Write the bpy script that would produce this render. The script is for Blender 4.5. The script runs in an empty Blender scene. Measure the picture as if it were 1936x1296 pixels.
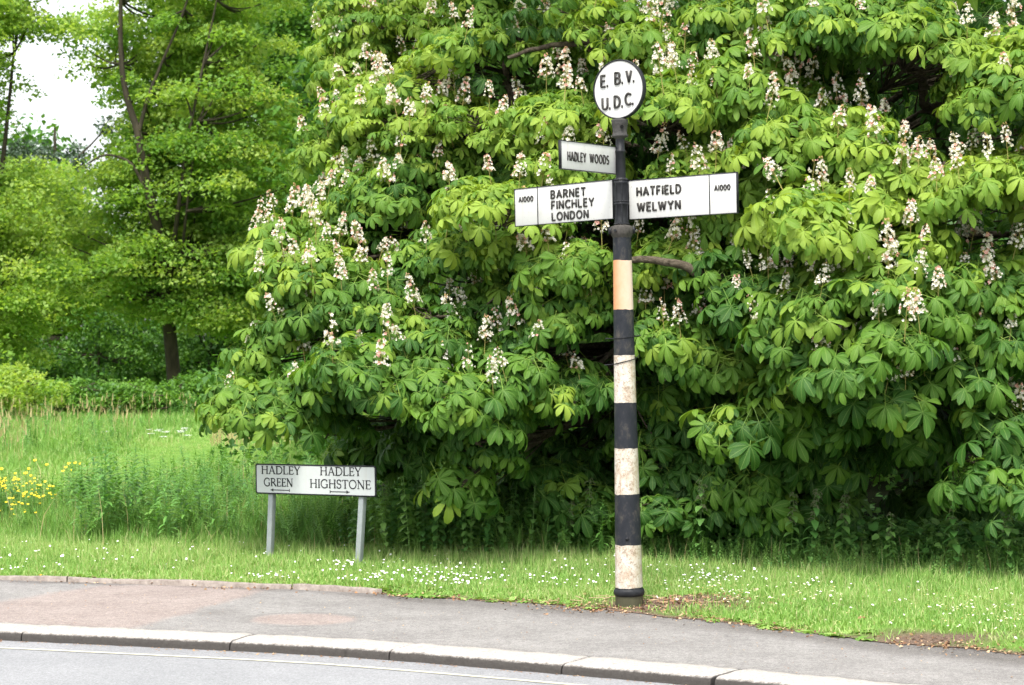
import bpy, math, random
import numpy as np
from mathutils import Vector, Matrix

S = bpy.context.scene
COL = S.collection
rng = np.random.default_rng(7)
random.seed(7)
R = math.radians
F = 3900.0                     # focal length in photograph pixels
CAMZ = 1.65

# ------------------------------------------------------------------ camera, sky, sun, exposure
cd = bpy.data.cameras.new('camera'); cam = bpy.data.objects.new('camera', cd); COL.objects.link(cam)
cam.location = (0, 0, CAMZ)
cam.rotation_euler = (R(90) - math.atan(8 / F), 0, 0)
cd.sensor_width = 36; cd.lens = 36 * F / 1936
cd.clip_start = 0.1; cd.clip_end = 3000
cd.dof.use_dof = True; cd.dof.focus_distance = 12.9; cd.dof.aperture_fstop = 6.3
S.camera = cam
S.render.resolution_x = 1024; S.render.resolution_y = 685

SUN_EL, SUN_AZ = 62, 196       # degrees; azimuth clockwise from +Y (behind the camera, to its left)
w = bpy.data.worlds.new('World'); S.world = w; w.use_nodes = True
nt = w.node_tree; nt.nodes.clear()
sky = nt.nodes.new('ShaderNodeTexSky'); sky.sky_type = 'NISHITA'; sky.sun_disc = False
sky.sun_elevation = R(SUN_EL); sky.sun_rotation = R(SUN_AZ)
sky.air_density = 1.0; sky.dust_density = 3.0; sky.ozone_density = 1.0
hs = nt.nodes.new('ShaderNodeHueSaturation'); hs.inputs['Saturation'].default_value = 0.22; hs.inputs['Value'].default_value = 1.25
bg = nt.nodes.new('ShaderNodeBackground'); bg.inputs['Strength'].default_value = 0.125
wo = nt.nodes.new('ShaderNodeOutputWorld')
nt.links.new(sky.outputs[0], hs.inputs['Color']); nt.links.new(hs.outputs[0], bg.inputs['Color']); nt.links.new(bg.outputs[0], wo.inputs['Surface'])

ld = bpy.data.lights.new('sun', 'SUN'); ld.energy = 1.9; ld.angle = R(12); ld.color = (1.0, 0.96, 0.88)
sun = bpy.data.objects.new('sun', ld); COL.objects.link(sun)
sd = Vector((math.sin(R(SUN_AZ)) * math.cos(R(SUN_EL)), math.cos(R(SUN_AZ)) * math.cos(R(SUN_EL)), math.sin(R(SUN_EL))))
sun.rotation_euler = sd.to_track_quat('Z', 'Y').to_euler(); sun.location = (-4, -6, 12)
S.view_settings.view_transform = 'Standard'; S.view_settings.look = 'None'
S.view_settings.exposure = 1.4; S.view_settings.gamma = 1.0
S.render.engine = 'CYCLES'
S.cycles.max_bounces = 8; S.cycles.transparent_max_bounces = 8

def W(px, py, d):              # a point seen at photograph pixel px, py when it stands d metres away
    return np.array([(px - 968) / F * d, d, CAMZ + (640 - py) / F * d])
def G(px, py, z=0.0):          # the same on the ground
    return W(px, py, (CAMZ - z) * F / (py - 640))

# ------------------------------------------------------------------ materials
def new_mat(name):
    m = bpy.data.materials.new(name); m.use_nodes = True
    t = m.node_tree; t.nodes.clear()
    o = t.nodes.new('ShaderNodeOutputMaterial'); p = t.nodes.new('ShaderNodeBsdfPrincipled')
    t.links.new(p.outputs[0], o.inputs[0])
    return m, t, p, o
def ramp(t, src, stops, interp='LINEAR'):
    r = t.nodes.new('ShaderNodeValToRGB'); r.color_ramp.interpolation = interp
    e = r.color_ramp.elements
    while len(e) < len(stops): e.new(0.5)
    for k, (pos, c) in enumerate(stops):
        e[k].position = pos; e[k].color = (c[0], c[1], c[2], 1) if hasattr(c, '__len__') else (c, c, c, 1)
    t.links.new(src, r.inputs[0]); return r.outputs[0]
def noise(t, scale, detail=4, rough=0.6, vec=None, stretch=None):
    n = t.nodes.new('ShaderNodeTexNoise'); n.inputs['Scale'].default_value = scale
    n.inputs['Detail'].default_value = detail; n.inputs['Roughness'].default_value = rough
    if vec is None:
        vec = t.nodes.new('ShaderNodeTexCoord').outputs['Object']
    if stretch:
        mp = t.nodes.new('ShaderNodeMapping'); mp.inputs['Scale'].default_value = stretch
        t.links.new(vec, mp.inputs[0]); vec = mp.outputs[0]
    t.links.new(vec, n.inputs['Vector']); return n.outputs['Fac']
def math_(t, op, a, b=None, clamp=False):
    n = t.nodes.new('ShaderNodeMath'); n.operation = op; n.use_clamp = clamp
    for k, v in enumerate((a, b)):
        if v is None: continue
        if hasattr(v, 'is_output') or hasattr(v, 'links'): t.links.new(v, n.inputs[k])
        else: n.inputs[k].default_value = v
    return n.outputs[0]
def mix(t, fac, a, b, mode='MIX'):
    n = t.nodes.new('ShaderNodeMix'); n.data_type = 'RGBA'; n.blend_type = mode
    for idx, v in ((0, fac), (6, a), (7, b)):
        if hasattr(v, 'links'): t.links.new(v, n.inputs[idx])
        elif idx == 0: n.inputs[0].default_value = v
        else: n.inputs[idx].default_value = (v[0], v[1], v[2], 1)
    return n.outputs[2]
def bump(t, p, h, strength=0.3, dist=0.01):
    b = t.nodes.new('ShaderNodeBump'); b.inputs['Strength'].default_value = strength; b.inputs['Distance'].default_value = dist
    t.links.new(h, b.inputs['Height']); t.links.new(b.outputs[0], p.inputs['Normal']); return b
def attr(t, name='luv'):
    a = t.nodes.new('ShaderNodeAttribute'); a.attribute_name = name; return a

def leaf_mat(name, stops, transl=0.35, rough=0.45, veins=False, spec=0.35, tcol=1.25):
    """tint (z of attribute luv) picks the leaf's own green; u,v run across and along the leaf."""
    m, t, p, o = new_mat(name)
    a = attr(t); sp = t.nodes.new('ShaderNodeSeparateXYZ'); t.links.new(a.outputs['Vector'], sp.inputs[0])
    c = ramp(t, sp.outputs[2], stops)
    if veins:
        au = math_(t, 'ABSOLUTE', sp.outputs[0])
        rib = math_(t, 'LESS_THAN', au, 0.07)
        ph = math_(t, 'SUBTRACT', math_(t, 'MULTIPLY', sp.outputs[1], 60.0), math_(t, 'MULTIPLY', au, 16.0))
        wv = math_(t, 'SINE', ph)
        sv = math_(t, 'GREATER_THAN', wv, 0.75)
        f = math_(t, 'MAXIMUM', math_(t, 'MULTIPLY', rib, 0.28), math_(t, 'MULTIPLY', sv, 0.07))
        c = mix(t, f, c, (0.32, 0.44, 0.13))
        bump(t, p, wv, 0.3, 0.002)
    t.links.new(c, p.inputs['Base Color'])
    p.inputs['Roughness'].default_value = rough; p.inputs['Specular IOR Level'].default_value = spec
    tr = t.nodes.new('ShaderNodeBsdfTranslucent')
    c2 = mix(t, 1.0, c, (tcol * 1.05, tcol, tcol * 0.45), 'MULTIPLY')
    t.links.new(c2, tr.inputs[0])
    ms = t.nodes.new('ShaderNodeMixShader'); ms.inputs[0].default_value = transl
    t.links.new(p.outputs[0], ms.inputs[1]); t.links.new(tr.outputs[0], ms.inputs[2]); t.links.new(ms.outputs[0], o.inputs[0])
    return m
def plain_mat(name, c1, c2, scale=8, rough=0.8, bs=0.3, bd=0.01, stretch=None, spec=0.3, detail=6):
    m, t, p, o = new_mat(name)
    n = noise(t, scale, detail, 0.65, stretch=stretch)
    t.links.new(ramp(t, n, [(0.3, c1), (0.7, c2)]), p.inputs['Base Color'])
    p.inputs['Roughness'].default_value = rough; p.inputs['Specular IOR Level'].default_value = spec
    if bs: bump(t, p, n, bs, bd)
    return m

M = {}
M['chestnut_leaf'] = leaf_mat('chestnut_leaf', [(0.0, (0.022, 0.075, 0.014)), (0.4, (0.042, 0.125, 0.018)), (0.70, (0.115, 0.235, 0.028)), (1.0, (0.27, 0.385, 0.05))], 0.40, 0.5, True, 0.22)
M['maple_leaf'] = leaf_mat('maple_leaf', [(0.0, (0.09, 0.22, 0.04)), (0.5, (0.22, 0.38, 0.07)), (1.0, (0.38, 0.50, 0.12))], 0.58, 0.55)
M['dark_leaf'] = leaf_mat('dark_leaf', [(0.0, (0.025, 0.08, 0.014)), (0.5, (0.065, 0.17, 0.025)), (1.0, (0.14, 0.29, 0.04))], 0.38, 0.5)
M['conifer_leaf'] = leaf_mat('conifer_leaf', [(0.0, (0.04, 0.07, 0.045)), (1.0, (0.10, 0.15, 0.09))], 0.1, 0.6)
M['grass'] = leaf_mat('grass', [(0.0, (0.08, 0.19, 0.03)), (0.5, (0.17, 0.33, 0.06)), (0.85, (0.30, 0.44, 0.12)), (1.0, (0.45, 0.45, 0.22))], 0.3, 0.5)
M['dry_grass'] = leaf_mat('dry_grass', [(0.0, (0.30, 0.24, 0.11)), (1.0, (0.50, 0.40, 0.22))], 0.25, 0.7)
M['herb_leaf'] = leaf_mat('herb_leaf', [(0.0, (0.06, 0.17, 0.035)), (0.5, (0.13, 0.30, 0.06)), (1.0, (0.25, 0.43, 0.10))], 0.3, 0.5)
M['nettle_leaf'] = leaf_mat('nettle_leaf', [(0.0, (0.03, 0.10, 0.022)), (0.5, (0.08, 0.21, 0.045)), (1.0, (0.22, 0.39, 0.10))], 0.28, 0.5)
M['nettle_flower'] = plain_mat('nettle_flower', (0.13, 0.15, 0.08), (0.22, 0.22, 0.13), 60, 0.9, 0)
M['fern_leaf'] = leaf_mat('fern_leaf', [(0.0, (0.16, 0.32, 0.05)), (1.0, (0.28, 0.44, 0.09))], 0.4, 0.5)
M['litter'] = leaf_mat('litter', [(0.0, (0.10, 0.05, 0.03)), (0.5, (0.26, 0.14, 0.07)), (1.0, (0.45, 0.33, 0.20))], 0.05, 0.8)
M['bark'] = plain_mat('bark', (0.018, 0.015, 0.009), (0.065, 0.053, 0.033), 9, 0.9, 0.8, 0.02, (1, 1, 0.25))
M['chestnut_bark'] = plain_mat('chestnut_bark', (0.030, 0.024, 0.017), (0.14, 0.115, 0.085), 30, 0.95, 1.0, 0.02, spec=0.1)
M['petal'] = leaf_mat('petal', [(0.0, (0.74, 0.72, 0.64)), (0.72, (0.74, 0.70, 0.65)), (0.85, (0.68, 0.36, 0.33)), (1.0, (0.62, 0.46, 0.18))], 0.25, 0.6)
M['flower_stalk'] = plain_mat('flower_stalk', (0.30, 0.20, 0.07), (0.28, 0.32, 0.08), 40, 0.7, 0)
M['daisy_petal'] = plain_mat('daisy_petal', (0.80, 0.79, 0.76), (0.85, 0.85, 0.83), 30, 0.7, 0)
M['yellow_petal'] = plain_mat('yellow_petal', (0.80, 0.55, 0.02), (0.85, 0.66, 0.03), 30, 0.5, 0)
M['pink_petal'] = plain_mat('pink_petal', (0.80, 0.42, 0.50), (0.82, 0.6, 0.64), 30, 0.7, 0)

# ------------------------------------------------------------------ mesh helpers
class Geo:
    def __init__(s): s.v = []; s.lv = []; s.lt = []; s.a = []; s.mi = []; s.n = 0
    def add(s, verts, faces, a=None, mi=0):
        """faces: int array (m,k); a: (n,3) luv"""
        verts = np.asarray(verts, float).reshape(-1, 3); faces = np.asarray(faces, np.int64)
        if not len(faces): return
        s.v.append(verts); s.lv.append((faces + s.n).ravel()); s.lt.append(np.full(len(faces), faces.shape[1]))
        s.a.append(np.zeros((len(verts), 3)) if a is None else np.asarray(a, float).reshape(-1, 3)); s.mi.append(np.full(len(faces), mi))
        s.n += len(verts)
    def build(s, name, mats, parent=None, smooth=False):
        me = bpy.data.meshes.new(name)
        v = np.concatenate(s.v); lv = np.concatenate(s.lv); lt = np.concatenate(s.lt)
        me.vertices.add(len(v)); me.vertices.foreach_set('co', v.astype(np.float32).ravel())
        me.loops.add(len(lv)); me.loops.foreach_set('vertex_index', lv.astype(np.int32))
        me.polygons.add(len(lt)); st = np.concatenate([[0], np.cumsum(lt)[:-1]])
        me.polygons.foreach_set('loop_start', st.astype(np.int32))
        if not isinstance(mats, (list, tuple)): mats = [mats]
        for m in mats: me.materials.append(m)
        me.polygons.foreach_set('material_index', np.concatenate(s.mi).astype(np.int32))
        if smooth: me.polygons.foreach_set('use_smooth', np.ones(len(lt), bool))
        at = me.attributes.new('luv', 'FLOAT_VECTOR', 'POINT'); at.data.foreach_set('vector', np.concatenate(s.a).astype(np.float32).ravel())
        me.update(calc_edges=True); me.validate()
        o = bpy.data.objects.new(name, me); COL.objects.link(o)
        if parent: o.parent = parent
        return o
    def tube(s, pts, rad, k=6, cap=True, tint=0.5, mi=0):
        pts = np.asarray(pts, float); n = len(pts); rad = np.broadcast_to(rad, n)
        tg = np.gradient(pts, axis=0); tg /= np.linalg.norm(tg, axis=1)[:, None] + 1e-9
        ref = np.array([0, 0, 1.0]) if abs(tg[:, 2]).mean() < 0.8 else np.array([1.0, 0, 0])
        u = np.cross(tg, ref); u /= np.linalg.norm(u, axis=1)[:, None] + 1e-9; w_ = np.cross(tg, u)
        an = np.linspace(0, 2 * math.pi, k, endpoint=False)
        v = pts[:, None] + rad[:, None, None] * (np.cos(an)[None, :, None] * u[:, None] + np.sin(an)[None, :, None] * w_[:, None])
        i = np.arange(n - 1)[:, None] * k; j = np.arange(k)[None]; j2 = (j + 1) % k
        f = np.stack([i + j, i + j2, i + k + j2, i + k + j], -1).reshape(-1, 4)
        s.add(v, f, np.tile([0, 0, tint], (n * k, 1)), mi)
        if cap:
            s.add(v[-1], [list(range(k))], np.tile([0, 0, tint], (k, 1)), mi)
            s.add(v[0], [list(range(k))[::-1]], np.tile([0, 0, tint], (k, 1)), mi)
    def box(s, lo, hi, mi=0):
        lo = np.array(lo, float); hi = np.array(hi, float)
        v = np.array([[(lo, hi)[(k >> a) & 1][a] for a in range(3)] for k in range(8)])
        s.add(v, [[0, 2, 3, 1], [4, 5, 7, 6], [0, 1, 5, 4], [2, 6, 7, 3], [0, 4, 6, 2], [1, 3, 7, 5]], None, mi)
    def lathe(s, prof, k=40, mi=0):
        prof = np.array(prof, float); an = np.linspace(0, 2 * math.pi, k, endpoint=False)
        v = np.stack([prof[:, 0:1] * np.cos(an), prof[:, 0:1] * np.sin(an), np.repeat(prof[:, 1:2], k, 1)], -1)
        n = len(prof); i = np.arange(n - 1)[:, None] * k; j = np.arange(k)[None]; j2 = (j + 1) % k
        s.add(v, np.stack([i + j, i + j2, i + k + j2, i + k + j], -1).reshape(-1, 4), None, mi)
        s.add(v[-1], [list(range(k))], None, mi); s.add(v[0], [list(range(k))[::-1]], None, mi)

def bevel(o, wd, seg=2):
    m = o.modifiers.new('bevel', 'BEVEL'); m.width = wd; m.segments = seg; m.limit_method = 'ANGLE'; m.angle_limit = R(40)
def tag(o, label=None, cat=None, group=None, kind=None):
    if label: o['label'] = label
    if cat: o['category'] = cat
    if group: o['group'] = group
    if kind: o['kind'] = kind
    return o
def empty(name, loc, rot=(0, 0, 0)):
    o = bpy.data.objects.new(name, None); COL.objects.link(o); o.location = loc; o.rotation_euler = rot
    o.empty_display_size = 0.2; return o
def copy_tree(o, parent=None):
    c = o.copy(); COL.objects.link(c); c.parent = parent
    for ch in list(o.children): copy_tree(ch, c)
    return c

class Tmpl:                     # a small shape to be stamped many times into one mesh
    def __init__(s): s.v = []; s.f = {}; s.a = []; s.n = 0
    def add(s, v, f, a):
        for fc in f: s.f.setdefault(len(fc), []).append([q + s.n for q in fc])
        s.v += [list(q) for q in v]; s.a += [list(q) for q in a]; s.n += len(v)
    def fin(s):
        s.V = np.array(s.v, float); s.A = np.array(s.a, float); s.Fk = {k: np.array(f) for k, f in s.f.items()}; return s
def stamp(g, T, mats, offs, tint, mi=0):
    """mats (n,3,3) columns = local axes; offs (n,3); tint (n,)"""
    n = len(offs)
    if n == 0: return
    v = np.einsum('nij,vj->nvi', mats, T.V) + np.asarray(offs)[:, None]
    a = np.repeat(T.A[None], n, 0).copy(); a[:, :, 2] += np.asarray(tint)[:, None]
    base = (np.arange(n) * T.n)[:, None, None]
    first = True
    for k, f in T.Fk.items():
        ff = (f[None] + base).reshape(-1, k)
        if first: g.add(v, ff, a, mi); first = False; off = g.n - n * T.n
        else:
            g.lv.append((ff + off).ravel()); g.lt.append(np.full(len(ff), k)); g.mi.append(np.full(len(ff), mi))
def basis(az, pitch, roll, scale=1.0):
    """x axis points along azimuth az and up by pitch; roll about it"""
    az, pitch, roll = map(np.asarray, (az, pitch, roll))
    x = np.stack([np.cos(az) * np.cos(pitch), np.sin(az) * np.cos(pitch), np.sin(pitch)], -1)
    y = np.stack([-np.sin(az), np.cos(az), 0 * az], -1); z = np.cross(x, y)
    cr, sr = np.cos(roll)[..., None], np.sin(roll)[..., None]
    y2 = y * cr + z * sr; z2 = -y * sr + z * cr
    return np.stack([x, y2, z2], -1) * (np.asarray(scale)[..., None, None] if np.ndim(scale) else scale)

def blade_leaf(T, base, az, L, hw, pitch0, bend, stations, shape, fold=0.2, tint=0.0, roll=0.0):
    """one leaf or leaflet lying along azimuth az in the template's frame"""
    P = np.array(base, float); vs = []; at = []
    ca, sa = math.cos(az), math.sin(az); prev = 0
    for t_, s_ in zip(stations, shape):
        th = pitch0 - bend * t_
        P = P + (t_ - prev) * L * np.array([ca * math.cos(th), sa * math.cos(th), math.sin(th)]); prev = t_
        side = np.array([-sa, ca, 0]) * math.cos(roll) + np.array([0, 0, 1]) * math.sin(roll)
        up = np.array([-ca * math.sin(th), -sa * math.sin(th), math.cos(th)])
        wd = hw * s_
        vs += [P - side * wd + up * wd * fold, P.copy(), P + side * wd + up * wd * fold]
        at += [(-1 * s_, t_, tint), (0, t_, tint), (s_, t_, tint)]
    fs = []
    for k in range(len(stations) - 1):
        b = 3 * k; fs += [[b, b + 1, b + 4, b + 3], [b + 1, b + 2, b + 5, b + 4]]
    T.add(vs, fs, at)

# ------------------------------------------------------------------ kerb line, pavement edge (world x -> world y)
KX = np.array([-60, -30, -15, -8.0, -5.0, -2.97, -0.78, 1.09, 1.91, 4.0, 8.0, 20, 60.])
KY = np.array([19, 16, 14.1, 12.95, 12.42, 11.98, 11.33, 10.36, 9.84, 8.5, 5.9, -2, -30.])
EX = np.array([-60, -30, -15, -8.0, -5, -3.5, -2.0, -0.93, -0.2, 0.43, 0.71, 1.04, 1.38, 1.85, 2.21, 2.7, 4, 8, 20, 60.])
EY = np.array([23, 20, 17.4, 15.4, 14.5, 14.12, 13.78, 13.44, 13.02, 12.68, 12.5, 12.24, 11.75, 11.40, 11.16, 10.7, 9.9, 7.4, -0.5, -28.])
def smooth(x, xs, ys):
    x = np.asarray(x, float)
    h = np.clip(0.45 + 0 * x, 0, 1)
    return (np.interp(x - h, xs, ys) + np.interp(x + h, xs, ys) + 2 * np.interp(x, xs, ys)) / 4
def KF(x): return smooth(x, KX, KY)
def EF(x):
    x = np.asarray(x, float)
    wob = 0.035 * np.sin(x * 5.1 + 1) + 0.025 * np.sin(x * 11.3) + 0.015 * np.sin(x * 23.0 + 2)
    return smooth(x, EX, EY) + wob * (x > -0.85)
def koff(x, off):               # point on the kerb's back line moved off metres towards the road
    e = 0.01; dx = 2 * e; dy = KF(x + e) - KF(x - e); L = np.hypot(dx, dy)
    return x + off * dy / L, KF(x) - off * dx / L

# ------------------------------------------------------------------ ground, road, pavement
xs_fine = np.concatenate([[-900, -300, -60, -30, -15], np.arange(-9, 9.01, 0.06), [12, 20, 40, 60, 300, 900.]])
m_ground, t, p, o = new_mat('ground_soil')
a = attr(t); sp = t.nodes.new('ShaderNodeSeparateXYZ'); t.links.new(a.outputs['Vector'], sp.inputs[0])
n1 = noise(t, 3.0, 6); n2 = noise(t, 60, 5, 0.7)
gr = ramp(t, n1, [(0.3, (0.09, 0.19, 0.03)), (0.7, (0.17, 0.29, 0.06))])
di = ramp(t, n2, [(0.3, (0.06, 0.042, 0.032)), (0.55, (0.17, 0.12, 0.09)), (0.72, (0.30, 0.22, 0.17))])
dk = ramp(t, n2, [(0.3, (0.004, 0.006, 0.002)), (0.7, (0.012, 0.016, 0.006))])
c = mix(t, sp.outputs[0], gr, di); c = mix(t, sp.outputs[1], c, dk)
t.links.new(c, p.inputs['Base Color']); p.inputs['Roughness'].default_value = 1.0; p.inputs['Specular IOR Level'].default_value = 0.05; bump(t, p, n2, 0.9, 0.02)

def verge_attrs(x, y):
    edge = y - EF(x)
    dirt = np.clip(1.15 - edge / 0.13, 0, 1)
    dp = np.hypot((x - 0.93) / 0.62, (y - 12.66) / 0.36); dirt = np.maximum(dirt, np.clip(1.6 - dp * 1.25, 0, 1))
    dp = np.hypot((x - 2.3) / 0.55, (y - 11.25) / 0.25); dirt = np.maximum(dirt, np.clip(1.5 - dp * 1.2, 0, 1))
    shade = np.clip((y - 15.6) / 1.0, 0, 1) * np.clip((x + 1.3) / 0.8, 0, 1) * np.clip((32 - y) / 6, 0, 1)  # the chestnut's shade, painted as near-black ground colour
    return dirt, shade
def back_edge(x):               # where the short verge ends and the tall growth begins
    return np.interp(x, [-8, -4, -2.6, -0.8, 0.6, 1.6, 2.6, 3.6, 8], [17.4, 16.6, 16.05, 15.6, 15.2, 14.8, 14.3, 13.9, 12.4])
g = Geo()
rows = np.concatenate([[0, 0.02, 0.05], np.arange(0.1, 4.0, 0.06), [5, 7, 10, 14, 18, 24, 30, 45, 70, 110, 200, 500, 1200.]])
X, Rr = np.meshgrid(xs_fine, rows); Y = EF(X) + Rr
Z = 0.012 + 0.012 * np.sin(X * 3.1 + Y * 1.7) * (Rr > 0.08) + 0.01 * np.sin(X * 7.3 - Y * 5) * (Rr > 0.08)
Z = (Z + 0.012 * np.clip(Rr / 0.6, 0, 1)) * np.clip(Rr / 0.3, 0, 1) - 0.004
mound = 0.045 * np.exp(-(((X - 1.0) / 0.4) ** 2 + ((Y - 12.72) / 0.25) ** 2)); Z = Z + np.where(Rr > 0, mound * (0.7 + 0.3 * np.sin(X * 40) * np.sin(Y * 37)), 0)
dirt, shade = verge_attrs(X, Y)
nr, nc = X.shape; i = np.arange(nr - 1)[:, None] * nc; j = np.arange(nc - 1)[None]
f = np.stack([i + j, i + j + 1, i + nc + j + 1, i + nc + j], -1).reshape(-1, 4)
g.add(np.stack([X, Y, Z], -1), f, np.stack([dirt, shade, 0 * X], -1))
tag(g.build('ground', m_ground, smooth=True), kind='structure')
def ground_z(x, y):
    r = y - EF(x)
    z = 0.012 + 0.012 * np.sin(x * 3.1 + y * 1.7) * (r > 0.08) + 0.01 * np.sin(x * 7.3 - y * 5) * (r > 0.08) + 0.012 * np.clip(r / 0.6, 0, 1)
    z = z * np.clip(r / 0.3, 0, 1) - 0.004
    return z + 0.045 * np.exp(-(((x - 1.0) / 0.4) ** 2 + ((y - 12.72) / 0.25) ** 2)) * 0.7

# pavement
m_pav, t, p, o = new_mat('pavement_asphalt')
a = attr(t); sp = t.nodes.new('ShaderNodeSeparateXYZ'); t.links.new(a.outputs['Vector'], sp.inputs[0])
n1 = noise(t, 2.2, 6, 0.7); n2 = noise(t, 90, 6, 0.85); n3 = noise(t, 700, 2)
vo = t.nodes.new('ShaderNodeTexVoronoi'); vo.inputs['Scale'].default_value = 95
t.links.new(t.nodes.new('ShaderNodeTexCoord').outputs['Object'], vo.inputs['Vector'])
gy = ramp(t, n1, [(0.3, (0.165, 0.156, 0.15)), (0.7, (0.24, 0.23, 0.22))])
rd = ramp(t, n1, [(0.3, (0.20, 0.16, 0.145)), (0.7, (0.27, 0.225, 0.205))])
c = mix(t, sp.outputs[0], gy, rd)
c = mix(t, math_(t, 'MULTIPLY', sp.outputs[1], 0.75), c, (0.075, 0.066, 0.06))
c = mix(t, 1.0, c, ramp(t, n2, [(0.35, 0.5), (0.5, 0.95), (0.65, 1.5)]), 'MULTIPLY')
c = mix(t, 1.0, c, ramp(t, noise(t, 17, 8, 0.8), [(0.3, 0.72), (0.5, 1.0), (0.7, 1.22)]), 'MULTIPLY')
chips = math_(t, 'LESS_THAN', vo.outputs['Distance'], 0.17)
c = mix(t, math_(t, 'MULTIPLY', chips, 0.55), c, (0.50, 0.45, 0.40))
t.links.new(c, p.inputs['Base Color']); p.inputs['Roughness'].default_value = 0.85; bump(t, p, n2, 0.6, 0.004)
g = Geo()
xs2 = np.concatenate([[-60, -30, -15], np.arange(-9, 9.01, 0.05), [20, 60.]]); fr = np.linspace(0, 1, 46)
X, Fr = np.meshgrid(xs2, fr); y0 = KF(X) - 0.01; y1 = EF(X) + 0.06; Y = y0 + (y1 - y0) * Fr
pxl = 968 + F * X / Y; pyl = 640 + F * CAMZ / Y       # only to read the old patches' outline off the photograph
wob = 8 * np.sin(X * 9) * np.sin(Y * 13)
def sst(v, a_, b_): v = np.clip((v - a_) / (b_ - a_), 0, 1); return v * v * (3 - 2 * v)
red = (1 - sst(pxl - (470 - (pyl - 1125) * 3.6) + wob, -14, 14)) * sst(pyl - 1104 + pxl * 0.0 - np.clip(200 - pxl, 0, 200) * 0.16 + wob * 0.1, -4, 4)
red = np.maximum(red, 1 - sst(((pxl - 573) / 100) ** 2 + ((pyl - 1170) / 11) ** 2, 0.85, 1.1))
ring = np.exp(-((((pxl - 573) / 112) ** 2 + ((pyl - 1170) / 13) ** 2 - 1) / 0.16) ** 2) * 0.5
yg = EF(X)
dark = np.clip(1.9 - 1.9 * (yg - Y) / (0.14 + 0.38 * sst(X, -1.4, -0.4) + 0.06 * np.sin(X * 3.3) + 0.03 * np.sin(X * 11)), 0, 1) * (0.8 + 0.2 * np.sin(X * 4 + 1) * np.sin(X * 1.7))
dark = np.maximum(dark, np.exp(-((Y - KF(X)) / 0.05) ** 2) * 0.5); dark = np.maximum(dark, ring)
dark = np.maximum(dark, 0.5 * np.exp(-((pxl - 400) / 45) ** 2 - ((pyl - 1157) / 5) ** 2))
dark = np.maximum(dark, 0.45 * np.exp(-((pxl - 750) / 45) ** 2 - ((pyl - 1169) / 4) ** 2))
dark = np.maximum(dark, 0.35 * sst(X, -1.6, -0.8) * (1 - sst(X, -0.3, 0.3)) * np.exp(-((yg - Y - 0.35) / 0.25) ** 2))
nr, nc = X.shape; i = np.arange(nr - 1)[:, None] * nc; j = np.arange(nc - 1)[None]
f = np.stack([i + j, i + j + 1, i + nc + j + 1, i + nc + j], -1).reshape(-1, 4)
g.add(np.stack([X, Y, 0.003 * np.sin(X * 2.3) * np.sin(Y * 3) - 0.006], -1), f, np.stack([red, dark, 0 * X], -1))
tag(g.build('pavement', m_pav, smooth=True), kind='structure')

# road with its yellow line
m_road, t, p, o = new_mat('road_asphalt')
n1 = noise(t, 1.3, 6, 0.7); n2 = noise(t, 85, 6, 0.85)
c = mix(t, 1.0, ramp(t, n1, [(0.3, (0.195, 0.198, 0.205)), (0.7, (0.25, 0.252, 0.26))]), ramp(t, n2, [(0.35, 0.55), (0.5, 0.97), (0.65, 1.45)]), 'MULTIPLY')
t.links.new(c, p.inputs['Base Color']); p.inputs['Roughness'].default_value = 0.8; bump(t, p, n2, 0.7, 0.004)
g = Geo(); xr = np.concatenate([[-60, -30, -15], np.arange(-9, 9.01, 0.2), [20, 60.]])
kx, ky = koff(xr, 0.29)
v = np.concatenate([np.stack([kx, ky, 0 * kx - 0.055], -1), np.stack([kx - 4, ky - 9, 0 * kx - 0.02], -1), np.stack([kx - 8, ky - 40, 0 * kx - 0.055], -1)])
n = len(xr); f = [[k, k + n, k + n + 1, k + 1] for k in list(range(n - 1)) + list(range(n, 2 * n - 1))]
g.add(v, np.array(f)[:, ::-1]); tag(g.build('road', m_road), kind='structure')
g = Geo(); g.add([[-900, -900, -0.3], [900, -900, -0.3], [900, 60, -0.3], [-900, 60, -0.3]], [[0, 1, 2, 3]])
tag(g.build('subsoil', m_ground), kind='structure')
m_yl, t, p, o = new_mat('yellow_line_paint')
nn = noise(t, 90, 5, 0.8)
t.links.new(ramp(t, nn, [(0.36, (0.24, 0.24, 0.23)), (0.46, (0.46, 0.44, 0.34)), (0.7, (0.54, 0.51, 0.40))]), p.inputs['Base Color']); p.inputs['Roughness'].default_value = 0.7
g = Geo(); ax, ay = koff(xr, 0.545); bx, by = koff(xr, 0.585)
v = np.concatenate([np.stack([ax, ay, 0 * ax - 0.051], -1), np.stack([bx, by, 0 * ax - 0.051], -1)])
g.add(v, np.array([[k + n, k + n + 1, k + 1, k] for k in range(n - 1)])); tag(g.build('yellow_line', m_yl), kind='structure')

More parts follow.
